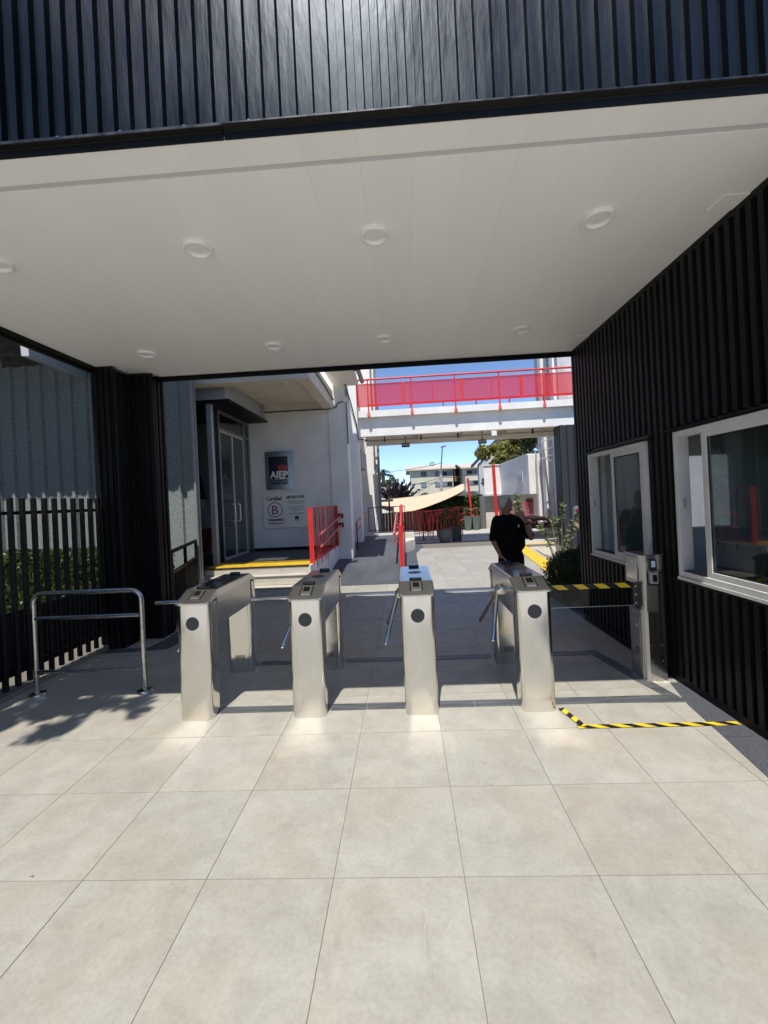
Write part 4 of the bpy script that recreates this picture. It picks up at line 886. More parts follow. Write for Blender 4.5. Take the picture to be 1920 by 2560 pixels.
# metal header box above the doors
hb = thing('header_box', (-4, 10, 4.0), 'grey metal header box above the glass entrance doors', 'header box')
bevel(MB().box(-4.45, -3.70, 8.80, YW-0.07, 4.04, 4.262).box(-4.45, -3.72, 8.805, YW-0.07, 4.262, 4.44).build('cover', 'galvanised', hb), 0.004, 1); MB().box(-4.55, -3.60, 8.72, YW-0.07, 3.985, 4.036).build('ledge', 'black_metal', hb)
# glass entrance
XG = -4.17
ge = thing('glass_entrance', (XG, 10, PZ), 'glass double door entrance in a grey aluminium frame', 'entrance')
bevel(MB().box(-4.165, -4.06, 8.84, 8.96, PZ+0.001, 3.983).build('corner_post', 'galvanised', ge), 0.004, 1)
for y0, y1, z0, z1 in ((9.36, 9.42, PZ, 3.984), (10.86, 10.90, PZ, 3.984), (11.20, 11.28, PZ, 3.984), (9.421, 10.859, 3.54, 3.585), (10.901, 11.199, 3.54, 3.585), (9.421, 11.199, 3.92, 3.984)):
    MB().box(XG-0.03, XG+0.03, y0, y1, z0+0.001, z1).build('frame', 'aluminium', ge)
MB().box(XG-0.03, XG+0.03, 8.965, 9.355, PZ+0.001, 3.984).build('side_panel', 'black_metal', ge)
for y0, y1, hy in ((9.425, 10.137, 9.99), (10.143, 10.855, 10.29)):
    d = MB(); d.box(XG-0.02, XG+0.02, y0, y0+0.035, PZ+0.01, 3.535).box(XG-0.02, XG+0.02, y1-0.035, y1, PZ+0.01, 3.535).box(XG-0.02, XG+0.02, y0+0.035, y1-0.035, PZ+0.01, PZ+0.08).box(XG-0.02, XG+0.02, y0+0.035, y1-0.035, 3.48, 3.535)
    d = d.build('door', 'aluminium_light', ge); MB().box(XG-0.004, XG+0.004, y0+0.0355, y1-0.0355, PZ+0.081, 3.479).build('pane', 'dark_glass', d)
    MB().tube([(XG+0.02, hy, 1.40), (XG+0.075, hy, 1.40), (XG+0.08, hy, 1.42), (XG+0.08, hy, 1.79), (XG+0.075, hy, 1.81), (XG+0.02, hy, 1.81)], 0.016, 10).build('handle', 'lamp_white', d)
for y0, y1, z0, z1 in ((9.4215, 10.8585, 3.586, 3.919), (10.9015, 11.1985, 3.586, 3.919), (10.9015, 11.1985, PZ+0.002, 3.539)): MB().box(XG-0.003, XG+0.003, y0, y1, z0, z1).build('pane', 'dark_glass', ge)
# front return of the entrance with its own glass
MB().box(-4.60, -4.55, 8.93, 8.98, PZ, 3.984).build('frame', 'black_metal', ge); MB().box(-5.6, -4.62, 8.93, 8.98, 3.0, 3.05).build('frame', 'aluminium', ge); MB().box(-5.6, -4.17, 8.93, 8.98, PZ+0.001, PZ+0.05).build('frame', 'black_metal', ge)
MB().box(-5.6, -4.17, 8.93, 8.98, 3.92, 3.984).build('frame', 'black_metal', ge); MB().box(-4.549, -4.17, 8.95, 8.956, PZ+0.051, 3.919).build('pane', 'dark_glass', ge); MB().box(-5.6, -4.601, 8.95, 8.956, PZ+0.051, 2.999).build('pane', 'dark_glass', ge)
MB().box(-9.0, -8.9, 8.9, YW, PZ, 4.2).build('inner_wall', 'room_grey', ge); MB().box(-8.9, -4.2, YW-0.3, YW-0.2, PZ, 4.2).build('inner_wall', 'room_grey', ge); MB().box(-8.9, -4.2, 8.99, YW-0.301, 4.0, 4.05).build('inner_ceiling', 'room_dark', ge)
MB().box(-8.9, -5.61, 8.93, 8.98, PZ, 4.0).build('inner_wall', 'room_dark', ge)
fg = thing('flag', (-4.72, 9.5, PZ), 'furled flag in blue, white and red standing behind the entrance glass', 'flag')
MB().tube([(-4.82, 9.55, PZ), (-4.76, 9.55, 3.1)], 0.016, 8).build('pole', 'wood_brown', fg); MB().disc((-4.82, 9.55, PZ), 0.16, 0.03, n=20).build('base', 'black_metal', fg)
def drape(z0, z1, w0, w1, mat, nm, cx0, cx1):
    rings = []
    for i in range(7):
        u = i/6; z = z0*(1-u)+z1*u; w = w0*(1-u)+w1*u; cx = cx0*(1-u)+cx1*u
        rings.append([(cx+w*math.cos(t)*(1+0.25*math.sin(5*t+u)), 9.50+w*0.5*math.sin(t)*(1+0.3*math.cos(4*t)), z) for t in np.linspace(0, 2*PI, 28, endpoint=False)])
    MB().loft(rings).build(nm, mat, fg)
drape(1.95, 2.75, 0.13, 0.05, 'flag_blue', 'blue_cloth', -4.72, -4.78); drape(1.28, 1.95, 0.15, 0.13, 'flag_white', 'white_cloth', -4.64, -4.72); drape(0.72, 1.28, 0.11, 0.15, 'flag_red', 'red_cloth', -4.66, -4.64)

# ------------------------------------------------------------------ signs on the wall
sg = thing('wall_sign', (-3.34, YW, 2.165), 'curved brushed metal sign with a navy and red emblem, above the certificate board', 'sign')
sx0, sx1, sz0, sz1 = -3.735, -2.945, 2.165, 3.20
def bul(X): u = (X-(sx0+sx1)/2)/((sx1-sx0)/2); return 0.055*u*u
n = 16; xs = [sx0+(sx1-sx0)*i/n for i in range(n+1)]; SY = YW-0.085
vs = [(x, SY+bul(x), sz0) for x in xs]+[(x, SY+bul(x), sz1) for x in xs]+[(x, YW-0.004, sz0) for x in xs]+[(x, YW-0.004, sz1) for x in xs]; n1 = n+1
fs = [(i, i+1, n1+i+1, n1+i) for i in range(n)]+[(i, 2*n1+i, 2*n1+i+1, i+1) for i in range(n)]+[(n1+i, n1+i+1, 3*n1+i+1, 3*n1+i) for i in range(n)]+[(0, n1, 3*n1, 2*n1), (n, 2*n1+n, 3*n1+n, n1+n)]
MB().add(vs, fs).build('plate', 'sign_steel', sg)
def fx(u): return sx0+(sx1-sx0)*u
def fz(v): return sz1-(sz1-sz0)*v
def curved(u0, u1, v0, v1, off, mat, nm, parent=sg, poly=None, k=8):
    mb = MB()
    if poly is None:
        xs_ = [fx(u0+(u1-u0)*i/k) for i in range(k+1)]
        mb.add([(x, SY+bul(x)-off, fz(v1)) for x in xs_]+[(x, SY+bul(x)-off, fz(v0)) for x in xs_], [(i, i+1, k+2+i, k+1+i) for i in range(k)])
    else: mb.add([(fx(u), SY+bul(fx(u))-off, fz(v)) for u, v in poly], [tuple(range(len(poly)))[::-1]])
    return mb.build(nm, mat, parent)
nv = curved(0.135, 0.80, 0.145, 0.725, 0.003, 'sign_navy', 'navy_panel')
for q, (r0, r1) in enumerate(((0.10, 0.115), (0.17, 0.185), (0.24, 0.255), (0.31, 0.325))):
    P_ = [(0.50-math.cos(a)*r0*1.3, 0.50-math.sin(a)*r0) for a in np.linspace(0.0, PI*0.80, 12)] + [(0.50-math.cos(a)*r1*1.3, 0.50-math.sin(a)*r1) for a in np.linspace(PI*0.80, 0.0, 12)]
    P_ = [(min(max(u, 0.14), 0.795), v) for u, v in P_]
    for i in range(11): curved(0, 0, 0, 0, 0.0045, 'sign_arc', 'arc', nv, [P_[i], P_[i+1], P_[22-i], P_[23-i]])
for (u0, u1) in ((0.455, 0.545), (0.56, 0.66), (0.675, 0.785)):
    pk = 0.335 if u0 == 0.56 else 0.365
    curved(0, 0, 0, 0, 0.006, 'sign_red', 'red_house', nv, [(u0, 0.50), (u1, 0.50), (u1, 0.385), ((u0+u1)/2, pk), (u0, 0.385)])
text('lettering', 'AIEP', 0.262, 'sign_white', sg, (fx(0.165), SY-0.008, fz(0.705)), ext=0.002, off=0.010, warp=bul, width=fx(0.79)-fx(0.155))
curved(0.50, 0.80, 0.715, 0.728, 0.006, 'sign_white', 'underline')
text('lettering', 'de la Universidad', 0.073, 'ink_black', sg, (fx(0.18), SY-0.005, fz(0.785)), ext=0.001, off=0.0035, warp=bul, width=fx(0.80)-fx(0.18))
text('lettering', 'Andrés Bello', 0.098, 'ink_black', sg, (fx(0.18), SY-0.005, fz(0.865)), ext=0.001, off=0.0045, warp=bul, width=fx(0.80)-fx(0.18))
sb = thing('certificate_board', (-3.22, YW, 1.12), 'pale certificate board with a wine red letter B in a circle', 'sign')
bx0, bx1, bz0, bz1 = -3.83, -2.62, 1.115, 2.065; BY = YW-0.045
bevel(MB().box(bx0, bx1, BY, BY+0.012, bz0, bz1).build('board', 'sign_acrylic', sb), 0.003, 1)
for x in (bx0+0.04, bx1-0.04):
    for z in (bz0+0.04, bz1-0.04): MB().disc((x, YW-0.003, z), 0.014, -0.05, 'y', 12).build('standoff', 'screw_steel', sb)
def bu(u): return bx0+(bx1-bx0)*u
def bv(v): return bz1-(bz1-bz0)*v
yb_ = BY-0.0015
MB().box(bu(0.476), bu(0.479), yb_, yb_+0.0008, bv(0.92), bv(0.12)).build('divider', 'ink_grey', sb)
text('lettering', 'Certified', 0.145, 'ink_wine', sb, (bu(0.072), yb_, bv(0.205)), off=0.0045, width=bu(0.425)-bu(0.072))
text('lettering', 'Corporation', 0.115, 'ink_wine', sb, (bu(0.085), yb_, bv(0.795)), off=0.0045, width=bu(0.44)-bu(0.085))
MB().box(bu(0.095), bu(0.44), yb_, yb_+0.001, bv(0.875), bv(0.85)).build('underline', 'ink_wine', sb)
ring = MB(); cx_, cz_ = bu(0.26), bv(0.475); ro, ri = 0.205, 0.183; nn_ = 48
ring.add([(cx_+ro*math.cos(2*PI*i/nn_), yb_, cz_+ro*math.sin(2*PI*i/nn_)) for i in range(nn_)]+[(cx_+ri*math.cos(2*PI*i/nn_), yb_, cz_+ri*math.sin(2*PI*i/nn_)) for i in range(nn_)], [(i, (i+1) % nn_, nn_+(i+1) % nn_, nn_+i) for i in range(nn_)])
ring.build('circle', 'ink_wine', sb)
text('letter', 'B', 0.345, 'ink_wine', sb, (cx_-0.105, yb_, cz_-0.122), off=0.0, ext=0.0015, sx=1.0)
text('lettering', 'AIEP ES B CORP', 0.092, 'ink_black', sb, (bu(0.52), yb_, bv(0.165)), off=0.0045, width=bu(0.95)-bu(0.53))
rs = random.Random(3)
for v, u0, u1 in ((0.235, .53, .95), (0.265, .54, .93), (0.295, .56, .94), (0.325, .60, .89), (0.40, .58, .93), (0.43, .57, .92), (0.46, .55, .93), (0.49, .60, .90), (0.52, .66, .84), (0.60, .57, .93)):
    mb = MB(); u = u0
    while u < u1:
        w = rs.uniform(0.012, 0.04); h_ = 0.0065 if v != 0.60 else 0.010
        mb.box(bu(u), bu(min(u+w, u1)), yb_, yb_+0.0006, bv(v)-h_, bv(v)+h_*rs.uniform(0.6, 1)); u += w+0.008
    mb.build('text_line', 'ink_black' if v == 0.60 else 'ink_grey', sb)
em = MB().box(bu(0.70), bu(0.79), yb_, yb_+0.001, bv(0.80), bv(0.68)).build('small_emblem', 'ink_black', sb)
text('lettering', 'AIEP', 0.045, 'sign_white', sb, (bu(0.705), yb_-0.0012, bv(0.79)), off=0.001, ext=0.0004, sx=0.95); MB().box(bu(0.70), bu(0.79), yb_, yb_+0.0008, bv(0.835), bv(0.822)).build('text_line', 'ink_grey', sb)
# ================================================================== RED RAILINGS
def lattice(name, p0, p1, zb0, zb1, h, label, grp, nbar, lean=0.10, post=True, drip=0.0, wide=0.10, mat='red_paint', seed=1, thick=0.014):
    """red steel railing of randomly leaning flat bars between p0 and p1 (x,y); zb = foot height at each end"""
    rs = random.Random(seed); t = thing(name, (p0[0], p0[1], zb0), label, 'railing', grp)
    P0, P1 = Vector((p0[0], p0[1], zb0)), Vector((p1[0], p1[1], zb1)); d = P1-P0; Ln = d.length; dn = Vector((d.x, d.y, 0)).normalized(); nr = Vector((-dn.y, dn.x, 0))
    up = Vector((0, 0, 1))
    def on_(u, z, off=0): return P0+d*u+up*z+nr*off
    MB().bar(on_(0, h), on_(1, h), 0.045, 0.03).build('top_rail', mat, t); MB().bar(on_(0, 0.03), on_(1, 0.03), 0.03, 0.03).build('bottom_rail', mat, t)
    if post:
        for u in (0.0, 1.0): c = on_(u, h/2); MB().obox(c, dn*0.012 if u else dn*0.014, nr*wide*0.5, up*(h/2+0.014)).build('end_post', mat, t)
    for i in range(nbar):
        u = (i+0.5+rs.uniform(-0.35, 0.35))/nbar; l = rs.uniform(-lean, lean)/Ln*1.2
        u2 = min(max(u+l, 0.01), 0.99); w = rs.choice((0.010, 0.014, 0.014, 0.02, 0.03)); off = rs.uniform(-0.02, 0.02)
        a, b2 = on_(u, h-0.01, off), on_(u2, -drip*rs.uniform(0.1, 1.0) if drip else 0.03, off)
        MB().bar(a, b2, w, thick*0.5, nr).build('bar', rs.choice((mat, mat, 'dark_red')) if i % 3 else mat, t)
    return t
def handrail(t, pts, brackets, off, mat='red_faded', r=0.021):
    o = MB().tube(pts, r, 12).build('handrail', mat, t)
    for p in brackets: MB().tube([p, Vector(p)+Vector(off)*0.6, Vector(p)+Vector(off)], 0.006, 6).build('bracket', mat, o)
# platform edge railing
A = lattice('lattice_railing', (-1.852, 8.15), (-1.852, 11.20), 0.57, 0.57, 1.07, 'bright red lattice railing on the platform edge with dripping bars', 'red lattice railings', 40, 0.12, drip=0.28, wide=0.09, seed=4)
for z0, z1 in ((1.12, 1.25), (0.87, 1.0)):
    p0 = atx(794, 1350 if z0 > 1 else 1384, -1.70); p1 = at(854, 1315 if z0 > 1 else 1336, 11.25)
    handrail(A, [(-1.70, 8.35, z0), (-1.72, 11.24, z1+0.12)], [(-1.70, 8.5, z0), (-1.71, 10.0, (z0+z1)/2)], (-0.14, 0, -0.05))
    MB().box(-1.80, -1.66, 11.245, 11.268, z1+0.06, z1+0.18).build('wall_plate', 'dark_red', A)
# railing on the right side of the ramp
zr = lambda y: max(0.0, min(0.5, 0.087*(y-9)))
B = lattice('lattice_railing', (-0.115, 9.85), (-0.115, 14.9), zr(9.85)+0.01, 0.52, 1.02, 'bright red railing climbing the right side of the grey ramp', 'red lattice railings', 46, 0.10, wide=0.10, drip=0.04, seed=9)
for h_ in (0.78, 0.55):
    handrail(B, [(-0.30, 10.25, zr(10.25)+h_), (-0.30, 14.9, 0.51+h_)], [(-0.30, y, zr(y)+h_) for y in (10.8, 11.6, 12.4, 13.2, 14.0, 14.7)], (0.17, 0.0, -0.12))
    MB().tube([(-0.30, 10.235, zr(10.25)+h_), (-0.30, 10.249, zr(10.25)+h_)], 0.026, 12).build('end_cap', 'red_paint', B)
# left handrail at the second pillar
C_ = thing('ramp_handrail', (-1.62, 12, 0.3), 'faded red double handrail fixed along the building side of the ramp', 'handrail')
for h_ in (0.80, 0.55): MB().tube([(-1.50, 11.95, zr(11.95)+h_), (-1.40, 15.3, 0.5+h_+0.04)], 0.022, 10).build('handrail', 'red_faded', C_); MB().ball((-1.50, 11.95, zr(11.95)+h_), .03, .03, .03, 10, 6).build('end_cap', 'dark_red', C_)
for y in (12.5, 14.2): MB().box(-1.475, -1.44, y-0.02, y+0.02, zr(y), zr(y)+0.80).build('post', 'dark_red', C_)
# landing and courtyard railings farther off
lattice('lattice_railing', (-1.45, 16.62), (0.0, 16.62), 0.51, 0.51, 0.95, 'dark red railing closing the landing at the head of the ramp', 'red lattice railings', 9, 0.08, mat='dark_red', seed=21)
lattice('lattice_railing', (0.07, 16.70), (2.14, 16.70), 0.03, 0.03, 1.20, 'red lattice railing behind the round grey planter pot', 'red lattice railings', 34, 0.16, wide=0.12, seed=12)
D_ = lattice('lattice_railing', (0.30, 20.3), (2.6, 20.3), 0.0, 0.25, 1.0, 'distant red stair railing rising to the right behind the planter', 'red lattice railings', 22, 0.14, mat='dark_red', seed=14, drip=0.5)
E_ = thing('stair_handrail', (3, 21.8, 0), 'red tubular stair handrail in front of two tall grey pots', 'handrail')
for a, b2 in (((2.75, 0.75), (3.75, 1.12)), ((2.75, 0.45), (3.75, 0.78))): MB().tube([(a[0], 21.95, a[1]), (b2[0], 21.95, b2[1])], 0.028, 8).build('rail', 'red_paint', E_)
for x, z in ((2.78, 0.8), (3.15, 0.95), (3.75, 1.12)): MB().box(x-0.02, x+0.02, 21.93, 21.97, 0, z).build('post', 'red_paint', E_)
F_ = thing('stair_handrail', (1, 18.5, 0), 'red double handrail sloping behind the lattice railing', 'handrail')
for dz in (0, -0.3): MB().tube([(0.9, 18.6, 0.9+dz), (2.6, 18.6, 1.28+dz)], 0.025, 8).build('rail', 'red_paint', F_)
for x in (1.0, 1.8, 2.5): MB().box(x-0.02, x+0.02, 18.58, 18.62, 0, 0.9).build('post', 'red_paint', F_)

# ================================================================== BRIDGE
br = thing('footbridge', (2.5, 15.3, 3.9), 'white concrete footbridge with red translucent railing crossing the courtyard', 'footbridge')
Y1, Y2, bxa, bxb = 14.0, 16.6, -1.395, 9.0
MB().box(bxa, bxb, Y1-0.18, Y2+0.18, 4.50, 4.71).build('deck_slab', 'white_paint', br)
MB().box(bxa, bxb, Y1, Y1+0.25, 3.89, 4.499).build('front_beam', 'white_paint', br)
MB().box(bxa, bxb, Y2-0.25, Y2, 3.89, 4.499).build('rear_beam', 'white_paint', br)
MB().box(bxa, bxb, Y1+0.251, Y2-0.251, 4.2, 4.499).build('deck_soffit', 'cream_paint', br)
for x in (0.6, 2.2, 3.8, 5.4): MB().box(x, x+0.18, Y1+0.252, Y2-0.252, 3.98, 4.199).build('cross_beam', 'cream_paint', br)
MB().tube([(-1.3, 14.9, 3.86), (8.5, 14.9, 3.86)], 0.03, 8).build('conduit', 'grey_plastic', br)
for x in (-0.6, 0.7, 2.0, 3.3, 4.6): MB().box(x-0.02, x+0.02, 14.86, 14.94, 3.80, 4.0).build('hanger', 'black_metal', br)
def rail_side(y, zt, main):
    rl = MB().tube([(-1.42, y, zt), (9, y, zt)], 0.032, 10).build('handrail', 'red_paint', br)
    x = -1.03+0.0; 
    for k in range(8):
        xx = -1.03+1.43*k
        MB().box(xx-0.022, xx+0.022, y-0.014, y+0.014, 4.45 if main else 4.72, zt-0.02).build('post', 'red_paint', br)
        if main: bevel(MB().box(xx-0.05, xx+0.05, y-0.03, y+0.0-0.0145, 4.50, 4.62).build('post_bracket', 'red_faded', br), 0.01, 1)
    pw = 1.92; x = -1.13-pw*0.5
    for k in range(6):
        a, b2 = (-1.78+pw*k, -1.78+pw*(k+1)); a = max(a, -1.40)
        fr = MB(); z0, z1 = (4.84, 5.60)
        fr.box(a, b2-0.004, y+0.016, y+0.036, z0, z0+0.025).box(a, b2-0.004, y+0.016, y+0.036, z1-0.025, z1).box(a, a+0.045, y+0.016, y+0.036, z0+0.025, z1-0.025).box(b2-0.049, b2-0.004, y+0.016, y+0.036, z0+0.025, z1-0.025)
        if k: fr.box((a+b2)/2-0.012, (a+b2)/2+0.012, y+0.016, y+0.036, z0+0.025, z1-0.025)
        f_ = fr.build('panel_frame', 'red_paint', br)
        MB().box(a+0.01, b2-0.014, y+0.037, y+0.040, z0+0.01, z1-0.01).build('panel', 'red_mesh_sheet', f_)
rail_side(Y1-0.20, 5.73, True)
# rear side: plain rails and posts
MB().tube([(-1.3, Y2+0.1, 5.55), (9, Y2+0.1, 5.55)], 0.028, 8).build('handrail', 'red_paint', br)
MB().tube([(-1.3, Y2+0.1, 5.25), (9, Y2+0.1, 5.25)], 0.02, 8).build('handrail', 'red_paint', br)
for k in range(8): MB().box(-0.9+1.3*k, -0.86+1.3*k, Y2+0.08, Y2+0.12, 4.72, 5.55).build('post', 'dark_red', br)
MB().box(-1.3, 9, Y2+0.13, Y2+0.14, 4.84, 5.20).build('kick_plate', 'red_paint', br)
for (px_, py_, yy, mt, lab) in ((1014, 1113, 15.7, 'black_metal', 'left dark floodlight hanging under the footbridge'), (1206, 1104, 15.7, 'black_metal', 'right dark floodlight hanging under the footbridge')):
    c = at(px_, py_, yy); t = thing('floodlight', c, lab, 'floodlight')
    bevel(MB().obox(c, (0.15, 0, 0), (0, 0.04, 0.0), (0, 0.01, 0.075)).build('housing', mt, t), 0.01, 1); MB().obox(c+Vector((0, -0.043, -0.01)), (0.13, 0, 0), (0, 0.002, 0), (0, 0, 0.055)).build('lens', 'grey_plastic', t)
    MB().box(c.x-0.015, c.x+0.015, yy-0.02, yy+0.02, c.z+0.07, 4.19).build('bracket', 'black_metal', t)
c = at(1235, 1083, 13.9); t = thing('floodlight', c, 'white square floodlight on the front edge of the footbridge', 'floodlight')
bevel(MB().obox(c, (0.085, 0, 0), (0, 0.03, 0.0), (0, 0.01, 0.085)).build('housing', 'white_pvc', t), 0.008, 1); MB().obox(c+Vector((0, -0.034, 0)), (0.06, 0, 0), (0, 0.002, 0), (0, 0, 0.055)).build('lens', 'sign_white', t)

# ================================================================== RIGHT SIDE BUILDINGS
# tall grey and white block at the bridge's right end
tb = thing('tall_building', (7, 19, 0), 'tall grey rendered block with white pilasters at the right end of the footbridge', 'building')
TY = 20.0
c0 = at(1345, 1100, TY).x
yn = atx(1402, 1100, c0).y
MB().prism([(c0, yn), (14, yn), (14, 25), (c0+3.5, 25), (c0, 20.05)], -1.1, 10.5).build('wall', 'grey_render', tb)
for px_, w in ((1362, 0.20), (1393, 0.22)):
    y = atx(px_, 1000, c0).y; bevel(MB().box(c0-0.13, c0-0.001, y, y+0.4, -0.0, 10.5).build('pilaster', 'white_paint', tb), 0.01, 1)
a = atx(1369, 930, c0); b2 = atx(1389, 870, c0)
wn = MB().box(c0-0.05, c0-0.001, b2.y, a.y, a.z, a.z+2.0).build('window', 'aluminium', tb); ym_ = (a.y+b2.y)/2
for y0_, y1_ in ((b2.y+0.06, ym_-0.03), (ym_+0.03, a.y-0.06)): MB().box(c0-0.056, c0-0.051, y0_, y1_, a.z+0.06, a.z+1.94).build('pane', 'curtain_blue', wn)
for k_, (u, v) in enumerate((((1350, 1105), (1398, 1085)), ((1350, 1125), (1396, 1112)), ((1352, 1150), (1372, 1140)), ((1372, 1140), (1398, 1128)), ((1350, 1145), (1398, 1150)))):
    p, q = atx(u[0], u[1], c0-0.16), atx(v[0], v[1], c0-0.16); MB().tube([p, (p+q)/2-Vector((0, 0, 0.05)), q], 0.016, 6).build('cable', 'white_pvc', tb)
# lower white building with a jutting upper floor
wb = thing('white_annex', (5, 20, -1), 'low white annex with jutting upper floor and recessed ground floor', 'building')
AY = 26.0; xw = at(1250, 1163, AY).x; zt = at(1250, 1163, AY).z; zb = at(1212, 1240, AY).z; xl = at(1210, 1200, AY).x
MB().prism([(xl, AY), (xw, AY), (xw-0.05, TY+0.02), (xw+6, TY+0.02), (xw+6, 30), (xl+1.2, 30)], zb+0.0, zt).build('upper_wall', 'white_paint', wb)
MB().prism([(xl-0.06, AY-0.06), (xw-0.06, AY-0.06), (xw-0.11, TY+0.03), (xw+6, TY+0.03), (xw+6, 30.1), (xl+1.1, 30.1)], zt+0.001, zt+0.06).build('coping', 'white_paint', wb)
MB().prism([(xl+0.1, AY+0.4), (xw+0.5, AY+0.4), (xw+0.45, TY+0.03), (xw+6, TY+0.03), (xw+6, 29.9), (xl+0.1, 29.9)], -1.1, zb-0.001).build('lower_wall', 'cream_paint', wb)
MB().box(xl-0.03, xw-0.03, AY-0.1, AY-0.001, zb-0.02, zb+0.10).build('drip_band', 'grey_render', wb)
for y0, y1 in ((21.0, 22.0),): wn = MB().box(xw-0.085, xw-0.052, y0, y1, zb+0.62, zb+1.12).build('window', 'white_pvc', wb); MB().box(xw-0.09, xw-0.086, y0+0.08, y1-0.08, zb+0.69, zb+1.05).build('pane', 'window_dark', wn)
for x0, x1, nm in ((xl+0.9, xl+1.25, 'door'), (xl+1.4, xl+1.75, 'window')): 
    o = MB().box(x0, x1, AY+0.36, AY+0.398, -0.2, zb-0.2).build(nm, 'aluminium', wb); MB().box(x0+0.04, x1-0.04, AY+0.35, AY+0.359, -0.1, zb-0.26).build('pane', 'window_dark', o)
for y0 in (21.2, 23.6): o = MB().box(xw+0.40, xw+0.47, y0, y0+1.1, 0.2, zb-0.2).build('window', 'aluminium', wb); MB().box(xw+0.392, xw+0.399, y0+0.05, y0+1.05, 0.25, zb-0.25).build('pane', 'window_dark', o)
MB().box(c0-0.20, c0-0.001, TY-0.35, TY-0.10, -0.0, zt+0.02).build('corner_pillar', 'white_paint', wb)
# railing in front of the annex
G_ = thing('annex_railing', (4.6, 21, 0), 'red balcony railing in front of the annex ground floor', 'railing')
a, b2 = at(1250, 1322, 20.5), at(1300, 1318, 20.5)
for dz in (1.25,): MB().box(at(1250, 1300, 20.5).x, at(1334, 1300, 20.5).x, 20.48, 20.52, dz, dz+0.045).build('top_rail', 'red_paint', G_)
for k_ in range(30):
    x = at(1250, 1300, 20.5).x+(at(1334, 1300, 20.5).x-at(1250, 1300, 20.5).x)*k_/29; MB().box(x-0.008, x+0.008, 20.49, 20.51, 0.1, 1.25).build('bar', 'red_faded', G_)
# dark clad volume under the bridge end
dcb = thing('dark_clad_wall', (6, 13, 0), 'charcoal ribbed metal wall volume below the right end of the footbridge', 'wall')
xd = at(1399, 1100, 13.3).x
corrugated(13.3, xd, 8.5, 0.0, 3.80, 0.22, 0.11, 0.04, 'x', -1, phase=xd).build('cladding_panel', 'charcoal_sheet', dcb)
MB().box(xd, 8.5, 13.31, 13.8, 0, 3.80).build('core', 'black_metal', dcb)

# ================================================================== PICNIC TABLES, POTS
def picnic(x, y, rz, lab):
    t = thing('picnic_table', (x, y, 0), lab, 'picnic table', 'red brown picnic tables in the courtyard')
    for i in range(5): bevel(MB().box(x-0.9, x+0.9, y-0.37+0.15*i, y-0.37+0.15*i+0.14, 0.73, 0.765).build('table_plank', 'wood_red', t), 0.004, 1)
    for s in (-1, 1):
        for i in range(2): MB().box(x-0.9, x+0.9, y+s*0.72-0.14+0.145*i, y+s*0.72-0.005+0.145*i, 0.43, 0.465).build('bench_plank', 'wood_red', t)
        for s2 in (-1, 1): MB().bar((x+s*0.62, y+s2*0.22, 0.72), (x+s*0.62, y+s2*0.68, 0.0), 0.05, 0.10, (1, 0, 0)).build('leg', 'wood_red', t)
        MB().box(x+s*0.62-0.025-0.05*s, x+s*0.62+0.025-0.05*s, y-0.85, y+0.85, 0.34, 0.43).build('cross_beam', 'wood_red', t); MB().box(x+s*0.62-0.025-0.05*s, x+s*0.62+0.025-0.05*s, y-0.36, y+0.36, 0.64, 0.729).build('cross_beam', 'wood_red', t)
    t.rotation_euler.z = rz; return t
picnic(4.72, 18.6, math.radians(84), 'red brown picnic table nearer the man in black')
picnic(5.22, 17.25, math.radians(96), 'red brown picnic table beside the dark clad wall')
def pot(x, y, r0, r1, h, mat, name, lab, n=28, sq=False):
    t = thing(name, (x, y, 0), lab, 'planter')
    if sq:
        rg = lambda r, z: [(x+sx_*r, y+sy_*r, z) for sx_, sy_ in ((-1, -1), (1, -1), (1, 1), (-1, 1))]
        MB().loft([rg(r0, 0.002), rg(r1, h), rg(r1-0.03, h), rg(r1-0.04, h-0.06)], smooth=False).build('pot', mat, t)
    else:
        rg = lambda r, z: [(x+r*math.cos(2*PI*k/n), y+r*math.sin(2*PI*k/n), z) for k in range(n)]
        MB().loft([rg(r0*0.9, 0.002), rg(r0, 0.03), rg(r0*0.5+r1*0.62, h*0.55), rg(r1, h-0.03), rg(r1+0.005, h), rg(r1-0.03, h), rg(r1-0.05, h-0.08)]).build('pot', mat, t)
    return t
t = pot(at(1112, 1340, 16.3).x, 16.3, 0.19, 0.30, 0.48, 'pot_grey', 'planter_pot', 'round dark grey planter pot with a wispy shrub in front of the lattice railing')
cx_ = at(1112, 1340, 16.3).x
leaves('foliage', blob_pts(420, [(cx_, 16.3, 0.85, 0.26, 0.24, 0.40), (cx_+0.1, 16.3, 1.25, 0.2, 0.2, 0.3)], 0.1), 0.036, 'leaf_bush', t)
MB().tube([(cx_, 16.3, 0.4), (cx_+0.03, 16.3, 1.3)], 0.015, 6).build('stem', 'stem', t)
cx_ = at(1140, 1340, 16.75).x; t = pot(cx_, 16.55, 0.17, 0.19, 0.60, 'pot_dark', 'square_planter', 'tall dark square planter right behind the round grey pot', sq=True)
leaves('foliage', blob_pts(260, [(cx_, 16.55, 0.95, 0.22, 0.22, 0.42)], 0.1), 0.036, 'leaf_bush', t)
for px_, lab in ((1170, 'left one of two tall tapered grey pots by the red stair handrail'), (1190, 'right one of two tall tapered grey pots by the red stair handrail')):
    cx_ = at(px_, 1320, 21.4).x; t = pot(cx_, 21.4, 0.13, 0.19, 0.72, 'pot_green', 'tapered_pot', lab, sq=True); leaves('foliage', blob_pts(260, [(cx_, 21.4, 0.95, 0.22, 0.2, 0.25)], 0.1), 0.05, 'leaf_dull', t)

